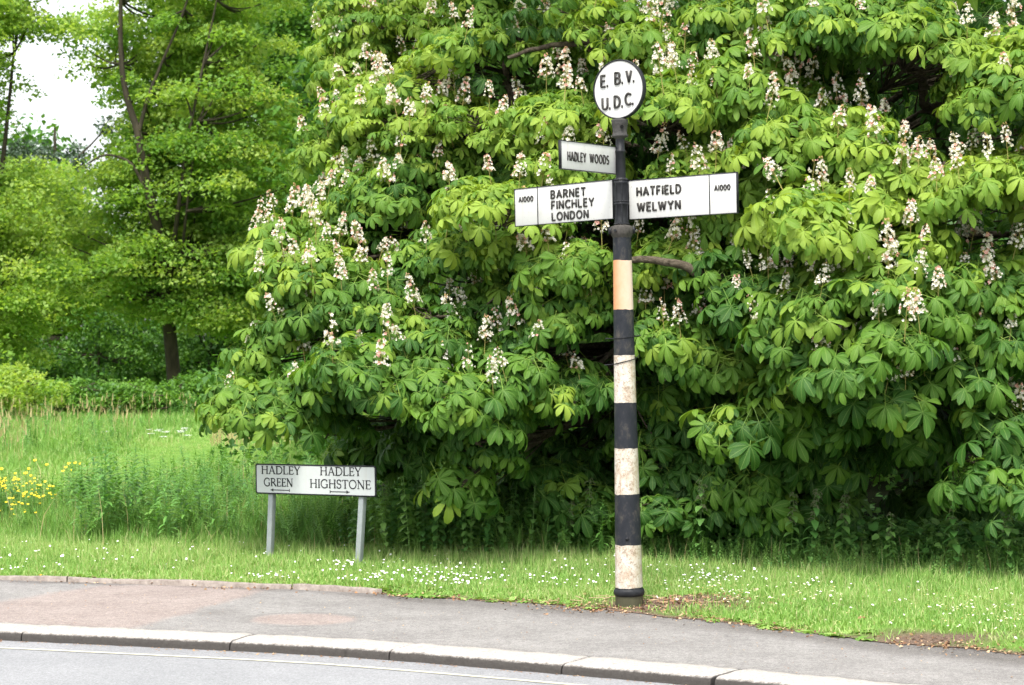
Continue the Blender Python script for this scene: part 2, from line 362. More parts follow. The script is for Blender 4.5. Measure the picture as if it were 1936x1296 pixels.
# granite kerb stones, one by one
m_kerb, t, p, o = new_mat('kerb_granite')
n1 = noise(t, 38, 8, 0.8); n2 = noise(t, 110, 5, 0.8)
gm = t.nodes.new('ShaderNodeNewGeometry'); sz = t.nodes.new('ShaderNodeSeparateXYZ'); t.links.new(gm.outputs['Position'], sz.inputs[0])
low = ramp(t, math_(t, 'ADD', math_(t, 'MULTIPLY', sz.outputs[2], 38.0), math_(t, 'ADD', math_(t, 'MULTIPLY', n1, 0.9), 0.34)), [(0.25, 1.0), (0.7, 0.0)])
c = ramp(t, n1, [(0.3, (0.25, 0.225, 0.20)), (0.5, (0.40, 0.37, 0.34)), (0.7, (0.54, 0.51, 0.47))])
c = mix(t, 1.0, c, ramp(t, n2, [(0.3, 0.6), (0.5, 0.95), (0.7, 1.2)]), 'MULTIPLY')
c = mix(t, math_(t, 'MULTIPLY', low, 0.93), c, (0.022, 0.018, 0.015))      # road grime on the lower face
t.links.new(c, p.inputs['Base Color']); p.inputs['Roughness'].default_value = 0.85; bump(t, p, n1, 0.8, 0.012)
joints_px = [-470, -170, 43, 437, 738, 1065, 1351, 1740, 2150]
def joint_x(px):                # kerb-line x whose front face is seen at px
    xx = np.linspace(-9, 9, 3000); fx, fy = koff(xx, 0.30); return float(np.interp(px, 968 + F * fx / fy, xx))
klabels = {0: 'granite kerb stone well left of the picture edge', 1: 'short end of a granite kerb stone at the left edge of the photo',
           2: 'pale granite kerb stone in front of the reddish pavement, left of the nameplate',
           3: 'granite kerb stone in line with the street nameplate and the oval reddish patch',
           4: 'granite kerb stone between the nameplate and the signpost, short one in mid picture',
           5: 'granite kerb stone straight in front of the striped signpost',
           6: 'granite kerb stone right of the wide open joint at bottom right', 7: 'granite kerb stone beyond the right edge of the photo'}
for k in range(len(joints_px) - 1):
    xa, xb = joint_x(joints_px[k]) + 0.004, joint_x(joints_px[k + 1]) - (0.012 if k == 5 else 0.004)
    if k == 6: xa += 0.006
    xx = np.linspace(xa, xb, 40)
    prof = [(0.0, -0.12), (0.0, -0.012), (0.008, 0.0), (0.08, 0.003), (0.18, 0.003), (0.262, 0.002), (0.284, -0.003), (0.296, -0.013), (0.301, -0.030), (0.303, -0.12)]
    g = Geo(); vv = []
    for q, x_ in enumerate(xx):
        e = min(q, 39 - q); rd_ = 0.005 * max(0, 1 - e / 1.0)
        for (of, z_) in prof:
            px_, py_ = koff(np.array(x_ + (0.05 * (0.15 - of) if True else 0)), of + 0.003 * math.sin(x_ * 31 + of * 9))
            vv.append((float(px_), float(py_), z_ + (0.002 * math.sin(x_ * 17 + k) + 0.0015 * math.sin(x_ * 53 + of * 40) if z_ > -0.1 else 0) - (rd_ if z_ > -0.1 else 0)))
    m_ = len(prof)
    f = [[q * m_ + s_, q * m_ + s_ + 1, (q + 1) * m_ + s_ + 1, (q + 1) * m_ + s_] for q in range(39) for s_ in range(m_ - 1)]
    g.add(vv, np.array(f)); g.add(vv[:m_], [list(range(m_))[::-1]]); g.add(vv[-m_:], [list(range(m_))])
    tag(g.build('kerb_stone', m_kerb, smooth=False), klabels[k], 'kerb stone', 'granite kerb stones along the road')
# thin concrete edging between pavement and verge on the left
m_edge = plain_mat('edging_concrete', (0.13, 0.105, 0.09), (0.30, 0.26, 0.23), 22, 0.9, 0.6, 0.006)
ej = [-5.3, -4.1, -3.02, -1.45 - 0.0, -0.84]
elab = ['weathered edging strip beyond the left edge of the photo', 'edging strip along the verge at the far left, half sunk in litter', 'longest brown edging strip along the verge, below the leafy willowherb', 'edging strip below the daisies and the nameplate, ending in grass']
for k in range(4):
    xx = np.linspace(ej[k] + 0.005, ej[k + 1] - 0.005, 20); g = Geo(); vv = []
    for x_ in xx:
        y_ = float(EF(x_)) ; zz = 0.026 + 0.004 * math.sin(x_ * 6 + k) + 0.002 * math.sin(x_ * 31)
        for (of, z_) in [(-0.012, -0.1), (-0.012, zz - 0.006), (-0.004, zz), (0.035, zz), (0.045, zz - 0.006), (0.045, -0.1)]: vv.append((x_, y_ + of + 0.002 * math.sin(x_ * 40), z_))
    g.add(vv, np.array([[q * 6 + s_, (q + 1) * 6 + s_, (q + 1) * 6 + s_ + 1, q * 6 + s_ + 1] for q in range(19) for s_ in range(5)]))
    g.add(vv[:6], [[0, 1, 2, 3, 4, 5]]); g.add(vv[-6:], [[5, 4, 3, 2, 1, 0]])
    tag(g.build('edging_strip', m_edge), elab[k], 'edging', 'edging strips between pavement and verge')

# ------------------------------------------------------------------ lettering: stroke alphabets
def arc(cx, cy, rx, ry, a0, a1, n=12):
    return [(cx + rx * math.cos(R(a0 + (a1 - a0) * k / n)), cy + ry * math.sin(R(a0 + (a1 - a0) * k / n))) for k in range(n + 1)]
SANS = {
 'A': (0.72, [[(0, 0), (0.36, 1), (0.72, 0)], [(0.13, 0.34), (0.59, 0.34)]]),
 'B': (0.56, [[(0, 0), (0, 1)], [(0, 1)] + arc(0.28, 0.76, 0.24, 0.24, 90, -90, 8) + [(0, 0.52)], [(0, 0.52)] + arc(0.28, 0.26, 0.28, 0.26, 90, -90, 8) + [(0, 0)]]),
 'C': (0.66, [arc(0.42, 0.5, 0.42, 0.5, 50, 310, 14)]),
 'D': (0.64, [[(0, 0), (0, 1)] + arc(0.2, 0.5, 0.44, 0.5, 90, -90, 12) + [(0, 0)]]),
 'E': (0.48, [[(0.48, 1), (0, 1), (0, 0), (0.48, 0)], [(0, 0.52), (0.42, 0.52)]]),
 'F': (0.48, [[(0.48, 1), (0, 1), (0, 0)], [(0, 0.5), (0.4, 0.5)]]),
 'G': (0.72, [arc(0.42, 0.5, 0.42, 0.5, 50, 330, 14) + [(0.8, 0.45), (0.5, 0.45)]]),
 'H': (0.62, [[(0, 0), (0, 1)], [(0.62, 0), (0.62, 1)], [(0, 0.52), (0.62, 0.52)]]),
 'I': (0.02, [[(0.01, 0), (0.01, 1)]]), '1': (0.06, [[(0.03, 0), (0.03, 1)]]),
 'L': (0.46, [[(0, 1), (0, 0), (0.46, 0)]]),
 'N': (0.62, [[(0, 0), (0, 1), (0.62, 0), (0.62, 1)]]),
 'O': (0.8, [arc(0.4, 0.5, 0.4, 0.5, 0, 360, 20)]), '0': (0.62, [arc(0.31, 0.5, 0.31, 0.5, 0, 360, 18)]),
 'R': (0.58, [[(0, 0), (0, 1)] + arc(0.26, 0.74, 0.28, 0.26, 90, -90, 8) + [(0, 0.48)], [(0.24, 0.48), (0.58, 0)]]),
 'S': (0.5, [arc(0.26, 0.74, 0.24, 0.26, 40, 250, 9) + arc(0.25, 0.26, 0.26, 0.26, 70, -140, 9)]),
 'T': (0.6, [[(0, 1), (0.6, 1)], [(0.3, 0), (0.3, 1)]]),
 'U': (0.6, [[(0, 1), (0, 0.32)] + arc(0.3, 0.32, 0.3, 0.32, 180, 360, 10) + [(0.6, 1)]]),
 'V': (0.62, [[(0, 1), (0.31, 0), (0.62, 1)]]),
 'W': (1.0, [[(0, 1), (0.25, 0), (0.5, 0.95), (0.75, 0), (1.0, 1)]]),
 'Y': (0.66, [[(0, 1), (0.33, 0.48), (0.66, 1)], [(0.33, 0.48), (0.33, 0)]]),
 '.': (0.04, [[(0, 0.0), (0.04, 0.0)]]),
}
K, k_ = 1.0, 0.5              # thick and thin strokes of the serif alphabet
def sf(x, y, h=0.13): return ([(x - h, y), (x + h, y)], 0.38)
SERIF = {
 'H': (0.92, [([(0.14, 0), (0.14, 1)], K), ([(0.78, 0), (0.78, 1)], K), ([(0.14, 0.53), (0.78, 0.53)], k_), sf(0.14, 0.02), sf(0.14, 0.98), sf(0.78, 0.02), sf(0.78, 0.98)]),
 'A': (0.88, [([(0.1, 0), (0.43, 1)], k_), ([(0.43, 1), (0.78, 0)], K), ([(0.2, 0.36), (0.65, 0.36)], k_), sf(0.09, 0.02), sf(0.79, 0.02)]),
 'D': (0.90, [([(0.14, 0), (0.14, 1)], K), ([(0.14, 0.98)] + arc(0.38, 0.5, 0.47, 0.48, 90, -90, 12) + [(0.14, 0.02)], 0.75), ([(0, 0.98), (0.2, 0.98)], k_), ([(0, 0.02), (0.2, 0.02)], k_)]),
 'L': (0.66, [([(0.14, 0), (0.14, 1)], K), ([(0.14, 0.02), (0.62, 0.02), (0.66, 0.2)], k_), sf(0.14, 0.98), sf(0.1, 0.02, 0.1)]),
 'E': (0.64, [([(0.14, 0), (0.14, 1)], K), ([(0.02, 0.02), (0.6, 0.02), (0.64, 0.2)], k_), ([(0.02, 0.98), (0.58, 0.98), (0.6, 0.82)], k_), ([(0.14, 0.52), (0.5, 0.52)], k_), ([(0.5, 0.42), (0.5, 0.62)], k_)]),
 'Y': (0.84, [([(0.08, 1), (0.42, 0.46)], K), ([(0.42, 0.46), (0.74, 1)], k_), ([(0.42, 0), (0.42, 0.46)], K), sf(0.42, 0.02), sf(0.09, 0.98, 0.11), sf(0.74, 0.98, 0.11)]),
 'G': (0.90, [(arc(0.47, 0.5, 0.45, 0.5, 48, 310, 14), 0.8), ([(0.78, 0.06), (0.78, 0.42)], K), sf(0.76, 0.42), ([(0.77, 0.7), (0.77, 0.95)], k_)]),
 'R': (0.80, [([(0.14, 0), (0.14, 1)], K), ([(0.14, 0.98)] + arc(0.36, 0.74, 0.26, 0.24, 90, -90, 8) + [(0.14, 0.5)], 0.7), ([(0.36, 0.5), (0.78, 0.02)], K), sf(0.14, 0.02), ([(0, 0.98), (0.2, 0.98)], k_)]),
 'N': (0.94, [([(0.14, 0), (0.14, 1)], k_), ([(0.12, 1), (0.8, 0)], K), ([(0.8, 0), (0.8, 1)], k_), sf(0.14, 0.02), sf(0.08, 0.98, 0.1), sf(0.8, 0.98)]),
 'I': (0.30, [([(0.15, 0), (0.15, 1)], K), sf(0.15, 0.02), sf(0.15, 0.98)]),
 'S': (0.58, [(arc(0.29, 0.75, 0.23, 0.25, 30, 250, 9) + arc(0.28, 0.26, 0.26, 0.26, 70, -150, 9), 0.8), ([(0.5, 0.76), (0.5, 0.98)], k_), ([(0.04, 0.04), (0.04, 0.26)], k_)]),
 'T': (0.80, [([(0.4, 0), (0.4, 1)], K), ([(0.04, 0.8), (0.05, 0.98), (0.75, 0.98), (0.76, 0.8)], k_), sf(0.4, 0.02)]),
 'O': (0.92, [(arc(0.46, 0.5, 0.43, 0.5, 0, 360, 22), 0.8)]),
}
def stroke(g, pts, hw, y, depth):
    """a flat raised stroke in the x,z plane, front towards -y"""
    p = np.array(pts, float)
    closed = np.allclose(p[0], p[-1]) and len(p) > 3
    d = np.diff(p, axis=0); ok = np.hypot(d[:, 0], d[:, 1]) > 1e-9; p = p[np.concatenate([[True], ok])]; n = len(p)
    d = np.diff(p, axis=0); d /= np.hypot(d[:, 0], d[:, 1])[:, None]; nm = np.stack([-d[:, 1], d[:, 0]], -1)
    off = np.zeros((n, 2))
    for q in range(n):
        a_ = nm[q - 1] if q > 0 else (nm[-1] if closed else nm[0]); b_ = nm[q] if q < n - 1 else (nm[0] if closed else nm[-1])
        s_ = a_ + b_; l_ = np.dot(s_, s_)
        off[q] = s_ * min(2 / max(l_, 1e-6), 1.6) if l_ > 0.3 else b_
    if not closed:
        p[0] -= d[0] * hw * 0.3; p[-1] += d[-1] * hw * 0.3
    l = p + off * hw; r = p - off * hw
    v = [(q[0], y - depth, q[1]) for q in l] + [(q[0], y - depth, q[1]) for q in r] + [(q[0], y, q[1]) for q in l] + [(q[0], y, q[1]) for q in r]
    f = []
    for q in range(n - 1):
        f += [[q, q + 1, n + q + 1, n + q], [2 * n + q, 2 * n + q + 1, q + 1, q], [n + q, n + q + 1, 3 * n + q + 1, 3 * n + q]]
    if not closed: f += [[0, n, 3 * n, 2 * n], [n - 1, 3 * n - 1, 4 * n - 1, 2 * n - 1]]
    g.add(v, f)
def write(g, text, x0, x1, zb, cap, hw, y, depth, font=SANS, gap=0.36, slope=0.0):
    """text between x0 and x1 on the baseline zb with capitals cap high"""
    wd = 0; pos = []
    for ch in text:
        if ch == ' ': wd += 0.5; pos.append(None); continue
        gp = 0.08 if ch == '.' else gap
        if pos and wd: wd += gp if font is SANS else 0.10
        pos.append(wd); wd += font[ch][0]
    sx = (x1 - x0) / wd; e = 0
    for ch, ps in zip(text, pos):
        if ps is None: continue
        for st in font[ch][1]:
            pts, wt = (st, 1.0) if font is SANS else st
            q = [(x0 + (ps + a_) * sx, zb + b_ * cap + slope * (x0 + (ps + a_) * sx - x0)) for a_, b_ in pts]
            h = hw * wt
            if ch == '.': h = hw * 1.2
            runs = [[q[0]]]
            for i_ in range(1, len(q)):
                runs[-1].append(q[i_])
                if i_ < len(q) - 1:
                    u1 = np.subtract(q[i_], q[i_ - 1]); u2 = np.subtract(q[i_ + 1], q[i_])
                    if np.dot(u1, u2) < 0.4 * np.hypot(*u1) * np.hypot(*u2): runs.append([q[i_]])
            for rn in runs:
                e = (e + 1) % 9; stroke(g, rn, h, y, depth + e * 0.00012)

# ------------------------------------------------------------------ the striped signpost
def paint_white(name, base=(0.80, 0.79, 0.76), dirt=(0.45, 0.40, 0.33), amt=0.5, scale=9):
    m, t, p, o = new_mat(name)
    n1 = noise(t, scale, 8, 0.7, stretch=(1, 1, 0.6)); n2 = noise(t, scale * 9, 5, 0.75)
    c = mix(t, ramp(t, n1, [(0.55, 0.0), (0.8, amt)]), base, dirt)
    c = mix(t, ramp(t, n2, [(0.60, 0.0), (0.68, amt * 1.3)]), c, (0.22, 0.14, 0.08))
    c = mix(t, ramp(t, noise(t, scale * 3, 5, 0.6, stretch=(1, 1, 0.08)), [(0.58, 0.0), (0.75, amt * 0.6)]), c, (0.40, 0.33, 0.24))
    t.links.new(c, p.inputs['Base Color']); p.inputs['Roughness'].default_value = 0.5; bump(t, p, n2, 0.15, 0.002)
    return m
M['plate_white'] = paint_white('plate_white', (0.52, 0.52, 0.50), (0.36, 0.35, 0.31), 0.5, 7)
M['black_paint'] = plain_mat('black_paint', (0.007, 0.008, 0.010), (0.022, 0.023, 0.026), 24, 0.5, 0.35, 0.003, spec=0.22)
M['letter_black'] = plain_mat('letter_black', (0.015, 0.015, 0.015), (0.05, 0.045, 0.04), 60, 0.6, 0)

m_post, t, p, o = new_mat('banded_post_paint')
tc = t.nodes.new('ShaderNodeTexCoord'); so = t.nodes.new('ShaderNodeSeparateXYZ'); t.links.new(tc.outputs['Object'], so.inputs[0])
wn = noise(t, 14, 3, 0.5); zz = math_(t, 'ADD', so.outputs[2], math_(t, 'MULTIPLY', math_(t, 'SUBTRACT', wn, 0.5), 0.02))
zf = math_(t, 'DIVIDE', zz, 2.4)
B_, Wt = 0.0, 1.0
bands = [(0.0, B_), (0.115, Wt), (0.383, B_), (0.685, Wt), (0.968, B_), (1.247, Wt), (1.539, B_), (1.819, Wt), (2.121, B_)]
isw = ramp(t, zf, [(a_ / 2.4, b_) for a_, b_ in bands], 'CONSTANT')
n1 = noise(t, 16, 8, 0.75, stretch=(1, 1, 0.6)); n2 = noise(t, 95, 5, 0.8); n3 = noise(t, 34, 8, 0.8)
tanm = ramp(t, n1, [(0.42, 0.0), (0.66, 0.8)])
wht = mix(t, tanm, (0.55, 0.52, 0.46), (0.36, 0.25, 0.16))
chip = ramp(t, math_(t, 'ADD', math_(t, 'MULTIPLY', n3, 0.62), math_(t, 'MULTIPLY', n2, 0.38)), [(0.50, 0.0), (0.56, 0.8)])
# the topmost pale band is a smoother, orange primer
top = ramp(t, zf, [(0.0, 1.0), (1.75 / 2.4, 0.0)], 'CONSTANT')
wht = mix(t, math_(t, 'MULTIPLY', chip, math_(t, 'ADD', math_(t, 'MULTIPLY', top, 0.85), 0.1)), wht, (0.20, 0.14, 0.09))
st_ = noise(t, 55, 4, 0.6, stretch=(1, 1, 0.05)); wht = mix(t, ramp(t, st_, [(0.56, 0.0), (0.68, 0.55)]), wht, (0.30, 0.19, 0.11))
org = mix(t, ramp(t, math_(t, 'ADD', math_(t, 'MULTIPLY', so.outputs[0], 7.0), math_(t, 'ADD', math_(t, 'MULTIPLY', n1, 0.5), 0.2)), [(0.1, 0.0), (0.75, 1.0)]), (0.50, 0.24, 0.115), (0.58, 0.46, 0.36))
wht = mix(t, math_(t, 'SUBTRACT', 1.0, top), wht, org)
blk = ramp(t, n1, [(0.3, (0.007, 0.009, 0.013)), (0.52, (0.015, 0.017, 0.022)), (0.66, (0.06, 0.054, 0.046))])
basem = ramp(t, zf, [(0.0, 1.0), (0.085 / 2.4, 0.0)], 'CONSTANT')
blk = mix(t, basem, blk, mix(t, n1, (0.035, 0.035, 0.02), (0.09, 0.085, 0.05)))
alg = math_(t, 'MULTIPLY', ramp(t, math_(t, 'MULTIPLY', so.outputs[0], 12.0), [(0.25, 0.0), (0.95, 0.6)]), ramp(t, n1, [(0.3, 0.4), (0.6, 1.0)]))
wht = mix(t, math_(t, 'MULTIPLY', alg, top), wht, (0.27, 0.27, 0.13))
c = mix(t, isw, blk, wht)
t.links.new(c, p.inputs['Base Color']); p.inputs['Roughness'].default_value = 0.55; p.inputs['Specular IOR Level'].default_value = 0.25
bump(t, p, math_(t, 'ADD', n3, n2), 0.35, 0.003)

PX, PY = (1190 - 968) / F * 12.67, 12.67
post = empty('signpost', (PX, PY, 0.0), (0, R(-1.15), 0))
tag(post, 'cast iron signpost in black and white bands with three white fingers and a roundel', 'signpost')
def rad(z): return float(np.interp(z, [0, 0.3, 1.2, 2.12, 2.28], [0.087, 0.082, 0.069, 0.058, 0.0555]))
g = Geo(); g.lathe([(0.085, -0.3), (0.085, 0.07)] + [(rad(z), z) for z in np.linspace(0.115, 2.283, 40)], 48)
g.build('banded_shaft', m_post, post, True)
def torus_ring(name, z, r, h, bulge, mat=None, k=48):
    g = Geo(); an = np.linspace(-90, 90, 9)
    g.lathe([(r - 0.004, z - h / 2)] + [(r + bulge * math.cos(R(q)), z + h / 2 * math.sin(R(q))) for q in an] + [(r - 0.004, z + h / 2)], k)
    return g.build(name, mat or M['black_paint'], post, True)
torus_ring('base_collar', 0.092, 0.084, 0.045, 0.012)
g = Geo(); g.lathe([(0.054, 2.262), (0.066, 2.286), (0.070, 2.292), (0.072, 2.322), (0.070, 2.326), (0.070, 2.336), (0.046, 2.345), (0.046, 2.35)], 12)
oo = g.build('clamp_collar', plain_mat('collar_iron', (0.03, 0.027, 0.024), (0.075, 0.068, 0.06), 30, 0.8, 0.6, 0.006), post)
g = Geo(); g.box((-0.084, -0.022, 2.292), (-0.060, 0.022, 2.330)); g.build('clamp_lug', M['black_paint'], post)
g = Geo(); g.box((0.060, -0.022, 2.292), (0.082, 0.022, 2.334)); g.build('clamp_lug', M['black_paint'], post)
g = Geo(); g.tube([(-0.045, -0.078, 2.31), (-0.045, -0.052, 2.31)], 0.009, 6); g.build('clamp_bolt', M['black_paint'], post)
g = Geo()
g.lathe([(0.0445, 2.335), (0.0445, 2.372), (0.0425, 2.376), (0.0425, 2.466), (0.0475, 2.470), (0.0475, 2.480), (0.0435, 2.484), (0.0435, 2.495), (0.042, 2.50), (0.042, 2.595), (0.0455, 2.60), (0.0455, 2.612), (0.040, 2.617), (0.040, 2.63), (0.031, 2.636)], 36)
for z_, r_ in ((2.352, 0.045), (2.49, 0.044), (2.623, 0.0405)):
    for q in range(26):
        a_ = q / 26 * 2 * math.pi; x_, y_ = r_ * math.cos(a_), r_ * math.sin(a_)
        g.box((x_ - 0.0035, y_ - 0.0035, z_ - 0.005), (x_ + 0.0035, y_ + 0.0035, z_ + 0.005))
for q in range(3):
    a_ = R(-140 + q * 52); g.tube([(0.043 * math.cos(a_), 0.043 * math.sin(a_), z_) for z_ in (2.345, 2.60)], 0.005, 6)
g.build('finger_sleeve', M['black_paint'], post)
g = Geo(); g.lathe([(0.031, 2.63), (0.0305, 2.79), (0.033, 2.793), (0.033, 2.803), (0.028, 2.807), (0.027, 2.885)], 32); g.build('upper_tube', M['black_paint'], post, True)
g = Geo()
g.lathe([(0.027, 2.872), (0.030, 2.878), (0.047, 2.886), (0.050, 2.890), (0.050, 2.897), (0.044, 2.905), (0.043, 2.92), (0.045, 2.94), (0.049, 2.962), (0.052, 2.968), (0.050, 2.975), (0.052, 2.982), (0.052, 2.992), (0.036, 2.998)], 36)
cap = g.build('neck_casting', plain_mat('neck_iron', (0.025, 0.025, 0.025), (0.07, 0.065, 0.06), 30, 0.75, 0.5, 0.004), post)
g = Geo(); g.tube([(0.010, -0.052, 2.945), (0.010, -0.0445, 2.945)], 0.011, 12); g.build('bolt_hole', plain_mat('hole_dark', (0.002, 0.002, 0.002), (0.004, 0.004, 0.004), 5, 1, 0), post)  # near-black plug: the hole's darkness is painted, not cut
g = Geo(); g.tube([(-0.01, -rad(0.42) + 0.004, 0.425), (-0.01, -rad(0.42) - 0.006, 0.425), (-0.01, -rad(0.42) - 0.009, 0.425)], [0.011, 0.010, 0.004], 10); g.build('bolt_head', M['black_paint'], post)
def wire(z0, tilt, ext, seed, tail):
    g = Geo(); r = rad(z0) + 0.003; pts = [tail[0]]
    for q in np.linspace(200, 340, 18): pts.append((r * math.cos(R(q)), r * math.sin(R(q)), z0 + tilt * math.cos(R(q))))
    pts.append(tail[1]); g.tube(pts, 0.0028, 5); g.build('wire', M['black_paint'], post)
wire(1.655, 0.006, 0, 1, ((-0.115, -0.02, 1.652), (0.105, -0.03, 1.668)))
wire(1.508, 0.016, 0, 2, ((-0.125, -0.02, 1.488), (0.09, -0.03, 1.545)))

def finger(name, label, px0, d0, px1, d1, ytop, ybot, sign, div_px, texts):
    """a plate from (px0,d0) at the post to (px1,d1) at its tip"""
    a_ = W(px0, 0, d0); b_ = W(px1, 0, d1)
    zt = CAMZ + (640 - ytop) * d0 / F; zb = CAMZ + (640 - ybot) * d0 / F
    vec = (b_ - a_)[:2]; L = float(np.hypot(*vec)); H = zt - zb
    left, right = (a_, b_) if vec[0] > 0 else (b_, a_)
    yaw = math.atan2(right[1] - left[1], right[0] - left[0])
    # undo the post's own lean so that the plates sit level as photographed
    th = R(-1.15); zc = (zt + zb) / 2
    loc = Matrix.Rotation(-th, 4, 'Y') @ Vector((left[0] - PX, left[1] - PY, zb))
    root = g0 = None
    g = Geo(); g.box((0, 0, 0), (L, 0.014, H)); pl = g.build(name, M['plate_white'], post); bevel(pl, 0.002)
    pl.location = loc; pl.rotation_euler = (0, 0, yaw); pl['label'] = label
    # attach the plate to the tube
    ux, uy = math.cos(yaw), math.sin(yaw)
    def sx(px, py):             # photograph point to plate coordinates
        k = (px - 968) / F      # (left + s u) seen at px
        s_ = (k * left[1] - left[0]) / (ux - k * uy); d = left[1] + s_ * uy
        return s_, CAMZ + (640 - py) * d / F - zb
    g = Geo(); e = 0.0042
    for bx in (((-0.001, 0), (L + 0.001, e)), ((-0.001, H - e), (L + 0.001, H + 0.0005)), ((-0.001, e), (e, H - e)), ((L - e, e), (L + 0.001, H - e))):
        g.box((bx[0][0], -0.003, bx[0][1]), (bx[1][0], 0.0165, bx[1][1]))
    if div_px:
        s_, _ = sx(div_px, 0); g.box((s_ - 0.0028, -0.003, e), (s_ + 0.0028, 0.001, H - e))
    g.build('border', M['black_paint'], pl)
    for tx, pa, pb, hw in texts:            # pa = (px, py) of the baseline's left end, pb = (px of right end, cap height in px)
        g = Geo()
        s0, z0 = sx(*pa); s1, _ = sx(pb[0], pa[1]); d = left[1] + s0 * uy
        write(g, tx, s0, s1, z0, pb[1] * d / F, hw, 0.0, 0.004)
        g.build('lettering', M['letter_black'], pl)
    g = Geo(); xe = L if vec[0] < 0 else 0.0; o_ = 0.016 if vec[0] < 0 else -0.016
    g.box((min(xe, xe + o_), 0.001, 0.0), (max(xe, xe + o_), 0.013, H)); g.build('bracket', M['black_paint'], pl)
    return pl
finger('finger_plate', 'white finger reading HATFIELD WELWYN, pointing right', 1189.4, 12.67, 1394.4, 12.18, 341.4, 416.4, 1, 1342.4,
       [('HATFIELD', (1206, 370.8), (1288, 15), 0.0062), ('WELWYN', (1206.5, 400.3), (1286.5, 15), 0.0062), ('A1000', (1352.5, 364), (1381.5, 9.6), 0.0033)])
finger('finger_plate', 'white finger reading BARNET FINCHLEY LONDON, pointing left', 1160, 12.67, 974, 13.33, 343.3, 418.3, -1, 1017.5,
       [('BARNET', (1043.5, 377), (1108, 14), 0.0058), ('FINCHLEY', (1044.2, 397.3), (1123.5, 14), 0.0058), ('LONDON', (1044.8, 418.6), (1112.5, 13.8), 0.0058), ('A1000', (982.5, 383), (1009, 9.2), 0.0033)])
finger('finger_plate', 'small white finger reading HADLEY WOODS, topmost of the three', 1165.3, 12.67, 1060.8, 12.17, 279.7, 332.5, -1, None,
       [('HADLEY', (1073.5, 303.8), (1107.5, 16.4), 0.0040), ('WOODS', (1115.5, 308.3), (1150.8, 15.6), 0.0040)])
# roundel
yaw = R(-35); RR = 0.180
rl = Matrix.Rotation(R(1.15), 4, 'Y') @ Vector((W(1171.3, 0, 12.67)[0] - PX, 0, CAMZ + (640 - 169.7) * 12.67 / F))
g = Geo(); an = np.linspace(0, 2 * math.pi, 72, endpoint=False)
fr_ = [(RR * math.cos(q), -0.012, RR * math.sin(q)) for q in an]; bk = [(RR * math.cos(q), 0.012, RR * math.sin(q)) for q in an]
n = 72; g.add(fr_ + bk, [[q, (q + 1) % n, n + (q + 1) % n, n + q] for q in range(n)]); g.add(fr_, [list(range(n))]); g.add(bk, [list(range(n))[::-1]])
ro = g.build('roundel', M['plate_white'], post); ro.location = rl; ro.rotation_euler = (0, 0, yaw); ro['label'] = 'white disc reading E.B.V. U.D.C. with a black rim'
g = Geo(); pr = [(RR - 0.006, -0.016), (RR + 0.002, -0.017), (RR + 0.004, -0.012), (RR + 0.004, 0.012), (RR + 0.002, 0.017), (RR - 0.006, 0.016)]
vv = [(r_ * math.cos(q), y_, r_ * math.sin(q)) for q in an for r_, y_ in pr]; m_ = len(pr)
g.add(vv, [[a_ * m_ + b_, ((a_ + 1) % n) * m_ + b_, ((a_ + 1) % n) * m_ + (b_ + 1) % m_, a_ * m_ + (b_ + 1) % m_] for a_ in range(n) for b_ in range(m_)])
g.build('rim', M['black_paint'], ro)
g = Geo(); sc = 1 / (3.6 * 307.8 * math.cos(yaw))
for q_, (ch, xa, xb, zb) in enumerate((('E', 686, 712, 260), ('B', 779, 810, 250), ('V', 853, 884, 246), ('U', 692, 725, 415), ('D', 772, 806, 409), ('C', 843, 876, 398))):
    if q_ == 3: g.build('lettering', M['letter_black'], ro); g = Geo()
    write(g, ch, (xa - 797) * sc, (xb - 797) * sc, (287 - zb) / (3.6 * 307.8), 0.068, 0.0062, -0.012, 0.008)
    write(g, '.', (xb + 12 - 797) * sc, (xb + 16 - 797) * sc, (287 - zb + 3) / (3.6 * 307.8), 0.06, 0.0062, -0.012, 0.007)
g.build('lettering', M['letter_black'], ro)

# ------------------------------------------------------------------ street nameplate
A0 = W(484, 0, 15.15); A1 = W(711, 0, 14.52)
yaw = math.atan2(A1[1] - A0[1], A1[0] - A0[0]); L = float(np.hypot(A1[0] - A0[0], A1[1] - A0[1])); H = 0.219
zl = CAMZ - (877 - 640) * 15.15 / F - H; zr = CAMZ - (881.5 - 640) * 14.52 / F - H
ns = empty('street_nameplate', (A0[0], A0[1], 0), (0, 0, yaw))
tag(ns, 'low white street nameplate with black serif lettering on two grey posts in the grass', 'street sign')
tilt = -math.asin((zr - zl) / L)
def rrect(x0, z0, x1, z1, r, n=6):
    pts = []
    for cx, cz, a0 in ((x1 - r, z1 - r, 0), (x0 + r, z1 - r, 90), (x0 + r, z0 + r, 180), (x1 - r, z0 + r, 270)):
        for q in range(n + 1): pts.append((cx + r * math.cos(R(a0 + 90 * q / n)), cz + r * math.sin(R(a0 + 90 * q / n))))
    return pts
def slab(g, out, y0, y1):
    n = len(out); v = [(a_, y0, b_) for a_, b_ in out] + [(a_, y1, b_) for a_, b_ in out]
    g.add(v, [[q, (q + 1) % n, n + (q + 1) % n, n + q] for q in range(n)]); g.add(v[:n], [list(range(n))]); g.add(v[n:], [list(range(n))[::-1]])
m_np = paint_white('nameplate_white', (0.44, 0.46, 0.46), (0.36, 0.39, 0.37), 0.35, 6)
g = Geo(); slab(g, rrect(0, 0, L, H, 0.018), 0, 0.006); pl = g.build('plate', m_np, ns); pl.location = (0, 0, zl); pl.rotation_euler = (0, tilt, 0)
g = Geo(); o1 = rrect(-0.001, -0.001, L + 0.001, H + 0.001, 0.019); i1 = rrect(0.009, 0.009, L - 0.009, H - 0.009, 0.012); n = len(o1)
